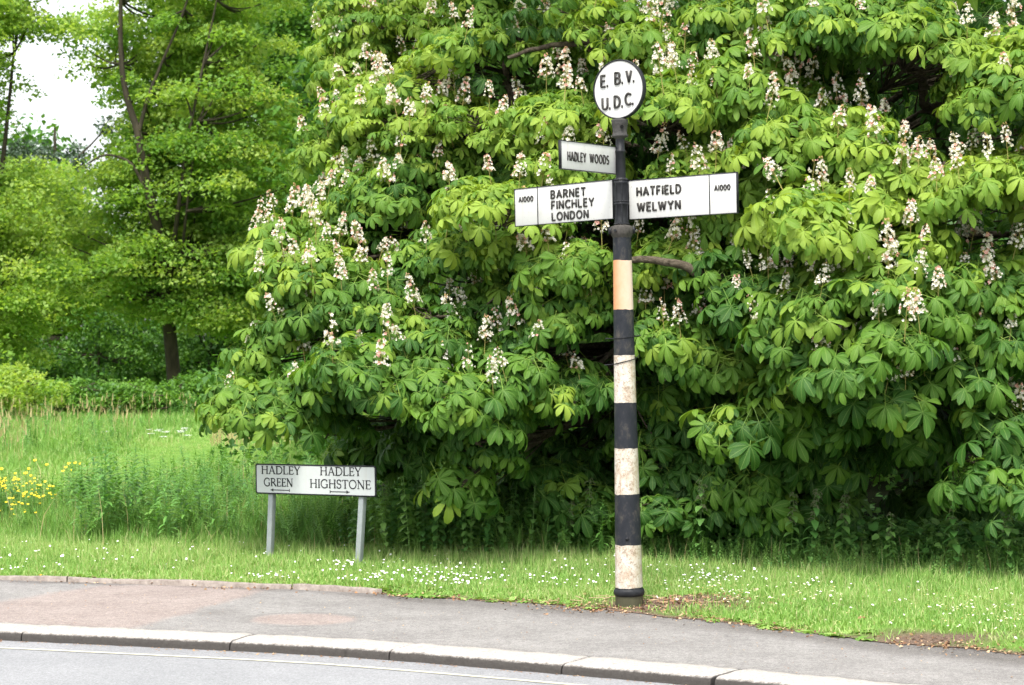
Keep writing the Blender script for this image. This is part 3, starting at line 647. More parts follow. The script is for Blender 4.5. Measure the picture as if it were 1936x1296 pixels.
vv = [(a_, -0.002, b_) for a_, b_ in o1] + [(a_, -0.002, b_) for a_, b_ in i1] + [(a_, 0.007, b_) for a_, b_ in o1] + [(a_, 0.001, b_) for a_, b_ in i1]
g.add(vv, [[q, (q + 1) % n, n + (q + 1) % n, n + q] for q in range(n)] + [[2 * n + q, 2 * n + (q + 1) % n, (q + 1) % n, q] for q in range(n)] + [[n + q, n + (q + 1) % n, 3 * n + (q + 1) % n, 3 * n + q] for q in range(n)])
g.build('border', M['black_paint'], pl)
m_nl = plain_mat('nameplate_lettering', (0.012, 0.013, 0.015), (0.03, 0.03, 0.033), 40, 0.6, 0)
for tx, a_, b_, zb, cp in (('HADLEY', 0.050, 0.382, 0.665, 0.265), ('GREEN', 0.072, 0.318, 0.26, 0.265), ('HADLEY', 0.548, 0.885, 0.665, 0.27), ('HIGHSTONE', 0.462, 0.958, 0.25, 0.275)):
    g = Geo(); write(g, tx, a_ * L, b_ * L, zb * H, cp * H, 0.0050, 0.0, 0.0016, SERIF); g.build('lettering', m_nl, pl)
for a_, b_, dr in ((0.128, 0.288, -1), (0.628, 0.786, 1)):
    g = Geo(); z_ = 0.135 * H; x0, x1 = a_ * L, b_ * L
    stroke(g, [(x0, z_), (x1, z_)], 0.0030, 0, 0.0016)
    bx, tx_ = (x1, x0) if dr < 0 else (x0, x1); stroke(g, [(bx, z_ - 0.010), (bx, z_ + 0.010)], 0.003, 0, 0.0019)
    q = 0.026 * (-dr); v = [(tx_, -0.0022, z_), (tx_ + q, -0.0022, z_ + 0.0125), (tx_ + q, -0.0022, z_ - 0.0125)]; g.add(v, [[0, 1, 2]])
    g.build('arrow', m_nl, pl)
m_gp = plain_mat('grey_post_paint', (0.20, 0.225, 0.23), (0.29, 0.315, 0.32), 12, 0.6, 0.15, 0.003)
for fx, lean, ln in ((0.125, 0.035, 0.0), (0.885, 0.055, 0.0)):
    zt = zl + H + fx * L * math.sin(-tilt) + 0.002; g = Geo(); h = 0.022
    g.box((-h, 0, -0.25), (h, 2 * h, zt)); po = g.build('post', m_gp, ns); bevel(po, 0.006, 3)
    po.location = (fx * L - lean, 0.009, -0.01); po.rotation_euler = (0, math.asin(lean / zt), 0)
    g = Geo(); g.box((-h - 0.003, -0.003, zt + 0.0005), (h + 0.003, 2 * h + 0.003, zt + 0.008)); cp_ = g.build('cap', m_gp, po); bevel(cp_, 0.003)

# ------------------------------------------------------------------ horse chestnut
ST = [0, 0.22, 0.45, 0.66, 0.85, 1.0]; SH = [0.06, 0.42, 0.80, 1.0, 0.72, 0.02]
def chest_leaf(seed, lod=0):
    r = random.Random(seed); T = Tmpl(); n = r.choice((5, 6, 7, 7))
    angs = np.linspace(-125, 125, n) if n == 7 else np.linspace(-105, 105, n)
    for q, a_ in enumerate(angs):
        L_ = 0.155 * (1 - 0.42 * (abs(a_) / 125) ** 1.4) * r.uniform(0.9, 1.08)
        st, sh = (ST, SH) if lod == 0 else ([0, 0.62, 1.0], [0.08, 1.0, 0.05])
        blade_leaf(T, (0, 0, 0), R(a_ + r.uniform(-7, 7)), L_, L_ * r.uniform(0.165, 0.208), R(r.uniform(-5, 14)), R(r.uniform(35, 85)), st, sh, r.uniform(0.1, 0.35), r.uniform(-0.04, 0.04), R(r.uniform(-12, 12)))
    p_ = 0.15; T.add([(0, 0.002, 0), (0, -0.002, 0), (-p_, -0.002, -0.01), (-p_, 0.002, -0.01)], [[0, 1, 2, 3]], [(0, 0, 0.3)] * 4)
    return T.fin()
CL = [chest_leaf(s_) for s_ in range(8)]; CLO = [chest_leaf(40 + s_, 1) for s_ in range(4)]
def rosettes(g, tips, tint, lod=0, k=(4, 7), size=(0.7, 1.35), axes=None, sz=1.0):
    tips = np.asarray(tips); rep = rng.integers(k[0], k[1] + 1, len(tips)); idx = np.repeat(np.arange(len(tips)), rep)
    first = np.concatenate([[0], np.cumsum(rep)[:-1]]); kk = np.arange(len(idx)) - first[idx]
    az = rng.uniform(0, 2 * math.pi, len(tips))[idx] + kk * 2 * math.pi / rep[idx] + rng.normal(0, 0.22, len(idx))
    el = R(18) - R(30) * rng.random(len(idx)) ** 1.0; sc_ = (rng.uniform(*size, len(tips)) * sz)[idx] * rng.uniform(0.8, 1.12, len(idx))
    pitch = el - R(12) - np.abs(rng.normal(0, R(18), len(idx)))
    out = np.stack([np.cos(az) * np.cos(el), np.sin(az) * np.cos(el), np.sin(el)], -1)
    hub = tips[idx] + out * (0.15 * sc_)[:, None]
    mats = basis(az, pitch, rng.normal(0, R(16), len(idx)), sc_)
    if axes is None: axes = rng.normal(0, 0.3, (len(tips), 3))
    ax_ = np.asarray(axes) * 0.62 + rng.normal(0, 0.2, (len(tips), 3)); ax_[:, 2] = np.maximum(ax_[:, 2], 0) + 1.0; ax_ /= np.linalg.norm(ax_, axis=1)[:, None]
    ax_ = ax_[idx]; vx, vy, c0 = -ax_[:, 1], ax_[:, 0], ax_[:, 2]; kk_ = 1 / (1 + c0); Z0 = 0 * vx
    Kx = np.stack([np.stack([Z0, Z0, vy], -1), np.stack([Z0, Z0, -vx], -1), np.stack([-vy, vx, Z0], -1)], 1)
    RM = np.eye(3)[None] + Kx + np.einsum('nij,njk->nik', Kx, Kx) * kk_[:, None, None]
    mats = np.einsum('nij,njk->nik', RM, mats); hub = tips[idx] + np.einsum('nij,nj->ni', RM, out * (0.15 * sc_)[:, None]); tn = np.asarray(tint)[idx] + rng.normal(0, 0.05, len(idx))
    sel = rng.integers(0, 8 if lod == 0 else 4, len(idx))
    for q, T in enumerate(CL if lod == 0 else CLO):
        m_ = sel == q; stamp(g, T, mats[m_], hub[m_], tn[m_])

LOBES = [  # px, py, rx px, rz px, distance, leaf tint (young leaves, plus light and shade painted in)
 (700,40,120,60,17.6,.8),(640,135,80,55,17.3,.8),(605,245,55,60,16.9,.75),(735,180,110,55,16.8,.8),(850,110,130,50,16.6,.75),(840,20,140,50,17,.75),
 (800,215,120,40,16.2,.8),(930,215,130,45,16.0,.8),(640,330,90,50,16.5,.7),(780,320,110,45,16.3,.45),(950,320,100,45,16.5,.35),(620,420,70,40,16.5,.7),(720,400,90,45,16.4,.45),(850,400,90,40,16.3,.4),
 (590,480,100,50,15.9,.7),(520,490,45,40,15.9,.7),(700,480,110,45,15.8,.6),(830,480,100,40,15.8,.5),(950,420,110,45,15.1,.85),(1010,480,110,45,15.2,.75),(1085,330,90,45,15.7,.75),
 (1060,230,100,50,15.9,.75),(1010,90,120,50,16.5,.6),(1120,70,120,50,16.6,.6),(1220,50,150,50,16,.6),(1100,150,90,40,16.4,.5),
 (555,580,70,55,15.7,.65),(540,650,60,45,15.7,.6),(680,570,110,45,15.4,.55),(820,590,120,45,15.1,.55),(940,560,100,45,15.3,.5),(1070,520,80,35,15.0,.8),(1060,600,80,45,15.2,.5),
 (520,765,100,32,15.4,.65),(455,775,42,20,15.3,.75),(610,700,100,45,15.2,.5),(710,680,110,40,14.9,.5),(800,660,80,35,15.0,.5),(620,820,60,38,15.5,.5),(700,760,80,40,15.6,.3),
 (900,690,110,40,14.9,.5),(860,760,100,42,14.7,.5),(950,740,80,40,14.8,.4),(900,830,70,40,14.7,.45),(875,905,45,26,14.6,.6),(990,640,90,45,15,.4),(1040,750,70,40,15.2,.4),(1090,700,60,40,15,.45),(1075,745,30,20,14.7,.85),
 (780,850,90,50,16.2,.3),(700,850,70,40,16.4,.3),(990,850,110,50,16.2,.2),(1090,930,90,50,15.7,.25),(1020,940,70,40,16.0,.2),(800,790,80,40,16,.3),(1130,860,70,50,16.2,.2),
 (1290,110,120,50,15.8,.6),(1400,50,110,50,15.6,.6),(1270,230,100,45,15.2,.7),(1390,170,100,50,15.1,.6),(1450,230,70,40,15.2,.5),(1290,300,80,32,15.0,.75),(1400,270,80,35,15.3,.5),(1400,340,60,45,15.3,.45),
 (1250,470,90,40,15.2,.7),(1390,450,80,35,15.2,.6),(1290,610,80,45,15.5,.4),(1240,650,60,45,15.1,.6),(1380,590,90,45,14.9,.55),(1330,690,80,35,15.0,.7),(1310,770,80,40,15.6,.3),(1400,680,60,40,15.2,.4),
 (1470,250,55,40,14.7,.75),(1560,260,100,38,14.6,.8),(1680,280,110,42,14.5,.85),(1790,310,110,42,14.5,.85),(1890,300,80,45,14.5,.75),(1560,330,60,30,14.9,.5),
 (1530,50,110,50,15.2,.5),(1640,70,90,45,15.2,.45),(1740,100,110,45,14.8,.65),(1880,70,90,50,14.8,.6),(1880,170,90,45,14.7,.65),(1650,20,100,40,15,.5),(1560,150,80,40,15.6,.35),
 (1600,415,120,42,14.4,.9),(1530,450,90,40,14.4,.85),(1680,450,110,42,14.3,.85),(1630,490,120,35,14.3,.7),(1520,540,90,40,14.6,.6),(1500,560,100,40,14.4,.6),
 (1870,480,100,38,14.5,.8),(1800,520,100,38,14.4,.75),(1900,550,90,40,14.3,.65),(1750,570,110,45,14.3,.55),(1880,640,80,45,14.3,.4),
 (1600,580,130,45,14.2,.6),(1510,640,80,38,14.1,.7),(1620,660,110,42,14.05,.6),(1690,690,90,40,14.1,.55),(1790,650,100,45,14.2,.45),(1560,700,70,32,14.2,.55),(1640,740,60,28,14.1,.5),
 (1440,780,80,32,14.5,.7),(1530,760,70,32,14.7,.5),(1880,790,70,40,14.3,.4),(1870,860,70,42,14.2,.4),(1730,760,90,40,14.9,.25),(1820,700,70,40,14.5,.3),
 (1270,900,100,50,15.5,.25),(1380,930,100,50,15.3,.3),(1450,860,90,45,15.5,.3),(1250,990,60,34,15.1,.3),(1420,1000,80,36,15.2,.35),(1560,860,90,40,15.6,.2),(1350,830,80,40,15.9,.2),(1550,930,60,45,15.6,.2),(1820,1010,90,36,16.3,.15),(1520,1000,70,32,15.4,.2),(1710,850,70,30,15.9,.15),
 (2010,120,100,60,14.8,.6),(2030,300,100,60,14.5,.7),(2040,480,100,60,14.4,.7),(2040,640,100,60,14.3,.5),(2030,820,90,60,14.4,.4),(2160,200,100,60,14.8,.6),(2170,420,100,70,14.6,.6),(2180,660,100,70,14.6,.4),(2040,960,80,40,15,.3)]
tips = []; tipt = []; lobe_of = []; fl = []; nrm = []
def shift(L_):
    px, py, rx, rz, d, lt = L_
    if px < 860: px += (860 - px) / 300 * 34 * float(np.clip((460 - py) / 160, 0, 1))
    return (px, py, rx, rz, d, lt)
LOBES = [shift(q) for q in LOBES]; tips_s = []
for li, (px, py, rx, rz, d, lt) in enumerate(LOBES):
    c_ = W(px, py, d) + rng.normal(0, 1, 3) * [0.07, 0.16, 0.08]; ax_, az_ = 0.98 * rx / F * d, 1.0 * rz / F * d; ay_ = min(ax_, 0.55) * 1.1
    slp = rng.normal(0, 0.28) + (-0.25 if px < 700 else 0.0) * -1; sly = rng.uniform(0.0, 0.5)
    szl = float(np.interp(px, [600, 1150, 1400], [0.66, 0.72, 0.80]) + np.interp(py, [300, 800], [-0.06, 0.12]))
    n = int(max(9, 19 * ax_ * ay_ / 0.09 / szl ** 2)); n = min(n, 58)
    for q in range(n):
        while True:
            v = rng.normal(size=3); v /= np.linalg.norm(v)
            if v[2] > -0.62 and v[1] < 0.55: break
        r_ = rng.uniform(0.75, 1.08)
        o3 = v * np.array([ax_, ay_, az_]) * r_; o3[2] += slp * o3[0] + sly * o3[1]; P = c_ + o3; nrm.append(v); tips_s.append(szl)
        if P[2] < 0.35: P[2] = 0.35 + 0.1 * rng.random()
        tips.append(P); lobe_of.append(li); tipt.append(np.clip(rng.normal(0.25 + 0.55 * lt + (0.15 if py < 500 else 0.0), 0.16), 0.05, 1.0))  # upper sprays tinted paler: their brighter light is painted into the leaf colour
        ok_ = v[2] > -0.3 and r_ > 0.78 and rng.random() < (1.7 if px < 720 and 380 < py < 560 else (1.5 if px > 1150 else 0.8)) * (0.62 if py < 520 else (0.36 if py < 760 else 0.04)) and P[2] > 0.95
        ok_ = ok_ and all(abs(P[0] - tips[i_][0]) + abs(P[2] - tips[i_][2]) > 0.15 for i_ in range(len(fl)) if fl[i_]); fl.append(ok_)
bad = [(440 < 968 + F * P[0] / P[1] < 760) and (640 - F * (P[2] - CAMZ) / P[1] > 812) and P[1] < 16.1 for P in tips]
tips, tipt, lobe_of, fl, nrm, tips_s = [[q for q, b_ in zip(L_, bad) if not b_] for L_ in (tips, tipt, lobe_of, fl, nrm, tips_s)]
tips = np.array(tips); tipt = np.array(tipt); lobe_of = np.array(lobe_of); fl = np.array(fl)
chest = empty('horse_chestnut', (2.3, 19.2, 0)); tag(chest, 'spreading horse chestnut covered in white flower spikes, branches sweeping to the ground behind the signpost', 'tree')
ROOT = np.array([2.3, 19.2, 0.0])
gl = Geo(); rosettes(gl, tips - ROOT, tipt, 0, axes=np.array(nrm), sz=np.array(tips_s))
# inner shoots just behind, in between the sprays
n = 800; px = rng.uniform(600, 2150, n); py = rng.uniform(-60, 1000, n); d = rng.uniform(0.4, 2.6, n) + np.interp(px, [600, 900, 1500, 2100], [16.4, 15.6, 14.9, 14.8])
keep = (px > 660 + np.clip(py - 600, 0, 400) * 0.5) & ~((px > 1500) & (py > 860)) & ~((py > 780) & (d > 17.0) & (rng.random(n) < 0.4))
inner = np.array([W(*q) for q in zip(px[keep], py[keep], d[keep])])
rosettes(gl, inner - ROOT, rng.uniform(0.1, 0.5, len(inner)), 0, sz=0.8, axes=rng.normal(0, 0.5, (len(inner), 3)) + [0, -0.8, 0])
# the rest of the crown: top, back and right side, out of the picture; enlarged to shade the interior
n = 3000; u = rng.normal(size=(n, 3)); u /= np.linalg.norm(u, axis=1)[:, None]; rr = rng.uniform(0.60, 1.03, n)[:, None]
rest = np.array([3.0, 20.6, 4.2]) + u * rr * np.array([5.4, 6.0, 5.2])
pxr = 968 + F * rest[:, 0] / rest[:, 1]; pyr = 640 - F * (rest[:, 2] - CAMZ) / rest[:, 1]
ok = (rest[:, 2] > 0.9) & ~((pyr > -40) & (rest[:, 1] < 18.5) & (pxr < 2150)) & ~((pxr < 640) & (pyr > -100))
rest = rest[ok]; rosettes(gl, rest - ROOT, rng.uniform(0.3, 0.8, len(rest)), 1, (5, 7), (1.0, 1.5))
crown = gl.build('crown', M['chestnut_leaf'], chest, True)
# trunk, limbs and twigs
def bez(a_, b_, c__, n=10):
    t_ = np.linspace(0, 1, n)[:, None]; return (1 - t_) ** 2 * a_ + 2 * t_ * (1 - t_) * b_ + t_ ** 2 * c__
gt = Geo(); gt.tube([(0, 0, -0.2), (0.02, 0.02, 0.3), (0.05, 0, 1.2), (0.0, 0.05, 2.4), (0.1, 0, 4), (0.1, 0.1, 7)], [0.5, 0.40, 0.34, 0.33, 0.22, 0.06], 14)
gt.build('trunk', M['chestnut_bark'], chest, True)
gb = Geo()
for li, (px, py, rx, rz, d, lt) in enumerate(LOBES):
    c_ = W(px, py, d) - ROOT; c_[2] -= 0.04
    st = np.array([0.05, 0.0, np.clip(c_[2] * 0.6 + 0.6, 1.0, 4.2) + rng.uniform(-0.2, 0.2)]); md = (st + c_) / 2 + np.array([0, 0, 0.35]) + rng.normal(0, 0.15, 3)
    pl_ = bez(st, md, c_, 12) + np.concatenate([np.zeros((1, 3)), rng.normal(0, 0.025, (11, 3))]); gb.tube(pl_, np.linspace(0.055, 0.012, 12), 7)
    for P in tips[lobe_of == li]:
        P = P - ROOT; b0 = pl_[rng.integers(8, 12)]; mid = (b0 + P) / 2 + np.array([0, 0, -0.06]) + rng.normal(0, 0.03, 3)
        gb.tube(bez(b0, mid, P, 5), np.linspace(0.007, 0.0035, 5), 4, False)
for P in inner:
    P = P - ROOT; b0 = P * np.array([0.75, 0.75, 1]) + rng.normal(0, 0.12, 3) - np.array([0, 0, 0.15]); gb.tube(bez(b0, (b0 + P) / 2 + rng.normal(0, 0.08, 3), P, 5), np.linspace(0.009, 0.004, 5), 4, False)
def limb(pts, r0, r1):
    pp = np.array([W(*q) for q in pts]) - ROOT; t_ = np.linspace(0, len(pp) - 1, len(pp) * 4)
    q = np.stack([np.interp(t_, np.arange(len(pp)), pp[:, k]) for k in range(3)], -1)
    for _ in range(2): q[1:-1] = (q[:-2] + q[1:-1] * 2 + q[2:]) / 4
    q[1:-1] += rng.normal(0, 0.008, (len(q) - 2, 3)); gb.tube(q, np.linspace(r0, r1, len(q)), 9)
limb([(1560, 600, 17.2), (1490, 568, 15.4), (1400, 540, 14.9), (1330, 520, 14.7), (1280, 495, 14.7), (1180, 490, 14.9), (1110, 478, 15.1)], 0.055, 0.018)
limb([(1330, 520, 15.5), (1310, 492, 15.4), (1290, 480, 15.4)], 0.03, 0.012)
limb([(1500, 200, 18), (1400, 165, 16.6), (1330, 150, 16), (1230, 100, 15.9), (1160, 75, 15.9), (1050, 85, 16), (960, 110, 16)], 0.055, 0.015)
limb([(1800, 330, 18), (1775, 230, 16.2), (1745, 190, 15.6), (1745, 140, 15.4), (1700, 108, 15.2), (1640, 130, 15.2)], 0.05, 0.025)
limb([(1100, 560, 17.5), (1040, 330, 16.8), (970, 250, 16.5), (960, 150, 16.5), (940, 60, 16.6)], 0.05, 0.018)
limb([(1000, 330, 16.8), (900, 300, 16.5), (800, 350, 16.4), (700, 375, 16.4)], 0.04, 0.008)
limb([(1240, 780, 17.5), (1130, 830, 16.5), (1080, 860, 16.2), (1010, 900, 16)], 0.04, 0.012)
limb([(1700, 620, 18), (1480, 740, 16.2), (1440, 780, 15.6)], 0.035, 0.01)
for q in range(46):             # bare hanging twigs in the shade
    a_ = W(rng.uniform(1180, 1930), rng.uniform(680, 900), rng.uniform(15.4, 16.8)) - ROOT; b_ = a_ + np.array([rng.uniform(-0.35, 0.35), rng.uniform(-0.2, 0.2), -rng.uniform(0.2, 0.6)])
    gb.tube(bez(a_, (a_ + b_) / 2 + rng.normal(0, 0.12, 3), b_, 8), np.linspace(0.008, 0.003, 8), 4, False)
gb.build('branches', M['chestnut_bark'], chest, True)
# flower spikes
def spike_mesh(seed, g, off=(0, 0, 0), sc_=1.0, lean=(0, 0)):
    r = np.random.default_rng(seed); Hs = r.uniform(0.15, 0.23); off = np.array(off, float); sm = 0.125
    ax_ = np.array([lean[0], lean[1], 1.0]); ax_ /= np.linalg.norm(ax_)
    g.tube([off, off + ax_ * (sm + Hs) * sc_], [0.0035 * sc_, 0.001 * sc_], 4, False, 0, 1)
    nf = int(r.uniform(30, 60)); T = FL
    h = r.random(nf) ** 1.15; az = r.uniform(0, 2 * math.pi, nf); rad_ = (0.044 * (1 - h) ** 0.8 + 0.008) * r.uniform(0.75, 1.1, nf)
    P = off + (ax_[None] * (sm + h * Hs)[:, None] + np.stack([np.cos(az) * rad_, np.sin(az) * rad_, rad_ * 0.25], -1)) * sc_
    tn = np.where(r.random(nf) < 0.14, 0.86, r.uniform(0, 0.72, nf)); tn = np.where(h > 0.88, r.uniform(0.85, 1.0, nf), tn)
    m_ = basis(az, r.uniform(0.0, 0.8, nf), r.uniform(0, 6.28, nf), sc_ * r.uniform(0.75, 1.3, nf) * np.where(h > 0.88, 0.45, 1)); stamp(g, T, m_, P, tn, 0)
    for q in range(0, nf, 2):
        g.tube([off + ax_ * (sm + h[q] * Hs - 0.008) * sc_, P[q]], [0.0012 * sc_, 0.001 * sc_], 3, False, 0, 1)
FL = Tmpl(); rp = random.Random(3)
for q in range(5):
    a_ = R(q * 72 + rp.uniform(-15, 15)); c0 = (0.0, 0, 0); e1 = (0.009, 0.010 * math.cos(a_ - 0.5), 0.010 * math.sin(a_ - 0.5)); e2 = (0.012, 0.013 * math.cos(a_), 0.013 * math.sin(a_)); e3 = (0.009, 0.010 * math.cos(a_ + 0.5), 0.010 * math.sin(a_ + 0.5))
    FL.add([c0, e1, e2, e3], [[0, 1, 2, 3]], [(0, 0, 0)] * 4)
FL.fin()
fi = np.where(fl)[0]; order = fi[np.argsort(tips[fi][:, 1])]
vis = [q for q in order if -40 < 968 + F * tips[q][0] / tips[q][1] < 1990 and 640 - F * (tips[q][2] - CAMZ) / tips[q][1] > -40]
protos = []
for k in range(7):
    g = Geo(); spike_mesh(100 + k, g); protos.append(g.build('flower_spike', [M['petal'], M['flower_stalk']], chest))
used = set()
for cnt, q in enumerate(vis[:100]):
    pr_ = protos[cnt % 7]
    if cnt >= 7: o_ = pr_.copy(); COL.objects.link(o_); o_.parent = chest
    else: o_ = pr_
    o_.location = tips[q] - ROOT; s_ = rng.uniform(0.7, 1.15); o_.scale = (s_,) * 3; o_.rotation_euler = (rng.normal(0, 0.16), rng.normal(0, 0.16), rng.uniform(0, 6.28)); used.add(q)
g = Geo()
for q in order:
    if q not in used: spike_mesh(int(q) + 500, g, tips[q] - ROOT, rng.uniform(0.7, 1.15), rng.normal(0, 0.15, 2))
o_ = g.build('flower_spikes', [M['petal'], M['flower_stalk']], chest); o_['kind'] = 'stuff'
print('INFO chestnut tips', len(tips), 'flowers', len(fi), 'visible', len(vis))

# ------------------------------------------------------------------ background trees
LT = Tmpl(); LT.add([(0, 0, 0), (0.35, 0.38, 0.05), (1, 0, -0.12), (0.35, -0.38, 0.05)], [[0, 1, 2, 3]], [(0, 0, 0), (1, .4, 0), (0, 1, 0), (-1, .4, 0)]); LT.fin()
def clump_leaves(g, cen, rad_, n, size, tint, tv=0.07, up=0.6):
    """cen (m,3) clump centres, rad_ (m,3), n leaves each"""
    m_ = len(cen); idx = np.repeat(np.arange(m_), n); u = rng.normal(size=(len(idx), 3)); u /= np.linalg.norm(u, axis=1)[:, None]
    u *= rng.random(len(idx))[:, None] ** 0.4
    P = cen[idx] + u * rad_[idx]; P[:, 2] -= 0.35 * (u[:, 0] ** 2 + u[:, 1] ** 2) * rad_[idx][:, 0]
    az = rng.uniform(0, 6.28, len(idx)); pitch = rng.normal(-0.25, up, len(idx)); roll = rng.normal(0, up, len(idx))
    stamp(g, LT, basis(az, pitch, roll, size * rng.uniform(0.6, 1.25, len(idx))), P, tint[idx] + rng.normal(0, tv, len(idx)))
def bg_tree(name, label, cat, base, stems, ells, nclump, nleaf, size, mat, tint, cr=(0.75, 0.26), bark='bark', up=0.6, nbr=90, seed=0, group=None):
    """ells: crown ellipsoids (x, y, z, rx, ry, rz) relative to the base; stems: polylines with radii"""
    root = empty(name, base); tag(root, label, cat, group); base = np.array(base)
    g = Geo()
    for pts, r0, r1 in stems:
        pts = np.array(pts, float); t_ = np.linspace(0, len(pts) - 1, len(pts) * 4); q = np.stack([np.interp(t_, np.arange(len(pts)), pts[:, k]) for k in range(3)], -1)
        for _ in range(3): q[1:-1] = (q[:-2] + q[1:-1] * 2 + q[2:]) / 4
        g.tube(q, np.linspace(r0, r1, len(q)), 10)
    vol = np.array([e[3] * e[4] * e[5] for e in ells]) ** 0.75; pick = rng.choice(len(ells), nclump, p=vol / vol.sum()); E = np.array(ells)[pick]
    u = rng.normal(size=(nclump, 3)); u /= np.linalg.norm(u, axis=1)[:, None]; u *= (rng.random(nclump) ** 0.33)[:, None]
    cen = E[:, :3] + u * E[:, 3:6]; cen = cen[cen[:, 2] > 0.15]; k = len(cen)
    rr = rng.uniform(0.6, 1.3, k)[:, None] * np.array([cr[0], cr[0], cr[1]])
    main = np.concatenate([np.array(s_[0], float) for s_ in stems])
    sel = rng.permutation(k)[:nbr]
    for c_ in cen[sel]:
        cand = main[main[:, 2] < c_[2] + 0.3] if (main[:, 2] < c_[2] + 0.3).any() else main
        a_ = cand[np.argmin(np.linalg.norm((cand - c_) * [1, 1, 0.8], axis=1))]
        g.tube(bez(a_, (a_ + c_) / 2 + np.array([0, 0, -0.12]) * np.linalg.norm(c_ - a_) + rng.normal(0, 0.1, 3), c_, 7), np.linspace(0.035, 0.012, 7), 5, False)
    g.build('trunk', M[bark], root, True)
    tn = np.clip(rng.uniform(tint[0], tint[1], k), 0, 1)
    g = Geo(); clump_leaves(g, cen, rr, nleaf, size, tn, up=up); g.build('crown', mat, root)
    return root
def rel(px, py, d, base): return tuple(W(px, py, d) - np.array(base))
b = tuple(G(332, 764)); D = b[1]
def rr_(px, py, dd=0): return rel(px, py, D - float(np.interp(py, [100, 400, 640], [2.2, 2.2, 0.0])), b)
bg_tree('maple_tree', 'tall maple with several dark leaning stems, alone behind the bramble hedge at left', 'tree', b,
        [([rr_(332, 775), rr_(328, 700), rr_(318, 600), rr_(312, 500), rr_(300, 440), rr_(285, 380), rr_(268, 300), rr_(262, 250), rr_(240, 190), rr_(228, 120), rr_(228, 0), rr_(232, -80)], 0.19, 0.035),
         ([rr_(262, 255), rr_(275, 200), rr_(285, 170), rr_(310, 110), rr_(350, 20), rr_(370, -60)], 0.055, 0.02),
         ([rr_(318, 560), rr_(330, 450), rr_(338, 390), rr_(348, 310), rr_(362, 230), rr_(385, 120), rr_(410, 0)], 0.07, 0.02),
         ([rr_(325, 600), rr_(345, 480), rr_(352, 400), rr_(368, 280), rr_(375, 230)], 0.045, 0.02),
         ([rr_(285, 380), rr_(250, 305), rr_(200, 290), rr_(165, 310)], 0.05, 0.015)],
        [(-0.3, 0, 8.8, 2.1, 2.4, 1.9), (1.0, -0.4, 7.6, 2.2, 2.4, 2.4), (-0.5, 0, 6.0, 1.6, 2.2, 1.4), (0.7, -0.6, 5.6, 2.4, 2.4, 1.4), (0.3, -0.4, 3.9, 2.9, 2.5, 1.0), (-1.7, 0.2, 4.2, 1.3, 1.8, 0.9), (1.6, -0.5, 4.0, 1.3, 1.9, 1.2), (0.2, -0.5, 2.7, 1.6, 1.3, 0.5), (-1.7, -0.3, 2.9, 1.7, 1.5, 0.7), (1.7, -0.5, 2.6, 1.5, 1.4, 0.8), (0.9, 0, 10.8, 2.5, 2.5, 1.2)],
        620, 215, 0.115, M['maple_leaf'], (0.25, 0.95), nbr=130)
b = tuple(G(-60, 770)); 
bg_tree('maple_tree', 'yellow-green maple cut off by the left edge of the photo', 'tree', b,
        [([(0, 0, -0.2), (0.1, 0, 2), (-0.2, 0, 5), (0.1, 0.1, 9)], 0.22, 0.06), ([(0.1, 0, 2.2), (0.8, -0.2, 5), (1.1, 0, 8.5)], 0.1, 0.03)],
        [(-0.1, -0.3, 8.8, 1.5, 2.2, 2.2), (1.9, 0, 9.3, 1.5, 1.2, 0.3), (1.2, 0, 10.4, 2.6, 1.2, 0.45), (0.7, -0.3, 5.0, 1.7, 2.2, 1.0), (0.8, -0.5, 3.2, 1.8, 2, 1.3), (0.6, -1, 1.6, 1.4, 1.6, 0.9), (-1.8, 0, 5, 1.5, 2.5, 3.0)], 400, 180, 0.115, M['maple_leaf'], (0.45, 1.0), nbr=80)
b = (-5.6, 60, 0)
bg_tree('oak_tree', 'dark green tree filling the gap between the maple and the chestnut', 'tree', b,
        [([(0, 0, -0.2), (0.1, 0, 4), (-0.2, 0, 8), (0.1, 0, 13)], 0.25, 0.08), ([(1.2, 1, -0.2), (1.3, 1, 5), (1.0, 1, 12)], 0.18, 0.06)],
        [(0.3, 0, 10.5, 2.6, 2.5, 3.0), (0.5, 0, 6.2, 2.7, 2.5, 2.6), (0, 0, 3, 3.0, 2.5, 1.6)], 480, 130, 0.15, M['dark_leaf'], (0.25, 0.95), cr=(0.9, 0.4), nbr=50)
b = (-8.2, 63, 0)
bg_tree('lime_tree', 'pale green tree rising behind the leaning maple at the top edge', 'tree', b,
        [([(0, 0, -0.2), (0.1, 0, 4), (-0.2, 0, 9), (0.1, 0, 13)], 0.25, 0.08)],
        [(0.3, 0, 11.2, 3.2, 2.5, 2.2), (0.2, 0, 8, 2.2, 2.2, 1.8), (0, 0, 4.6, 2.8, 2.2, 2.0)], 420, 105, 0.17, M['maple_leaf'], (0.3, 0.85), cr=(0.9, 0.35), nbr=40)
b = (-15.6, 62, 0)
bg_tree('maple_tree', 'lower maple with a rounded top below the white gap of sky', 'tree', b,
        [([(0, 0, -0.2), (0.1, 0, 2), (0.2, 0, 5.5)], 0.2, 0.08)],
        [(0.6, 0, 4.8, 2.6, 2.4, 1.9), (1.5, 0, 6.2, 1.3, 2.0, 0.9), (1.8, 0, 3.0, 2.8, 2.4, 1.6)], 330, 110, 0.16, M['maple_leaf'], (0.3, 0.9), cr=(0.85, 0.35), nbr=40)
b = (-16.4, 74, 0)
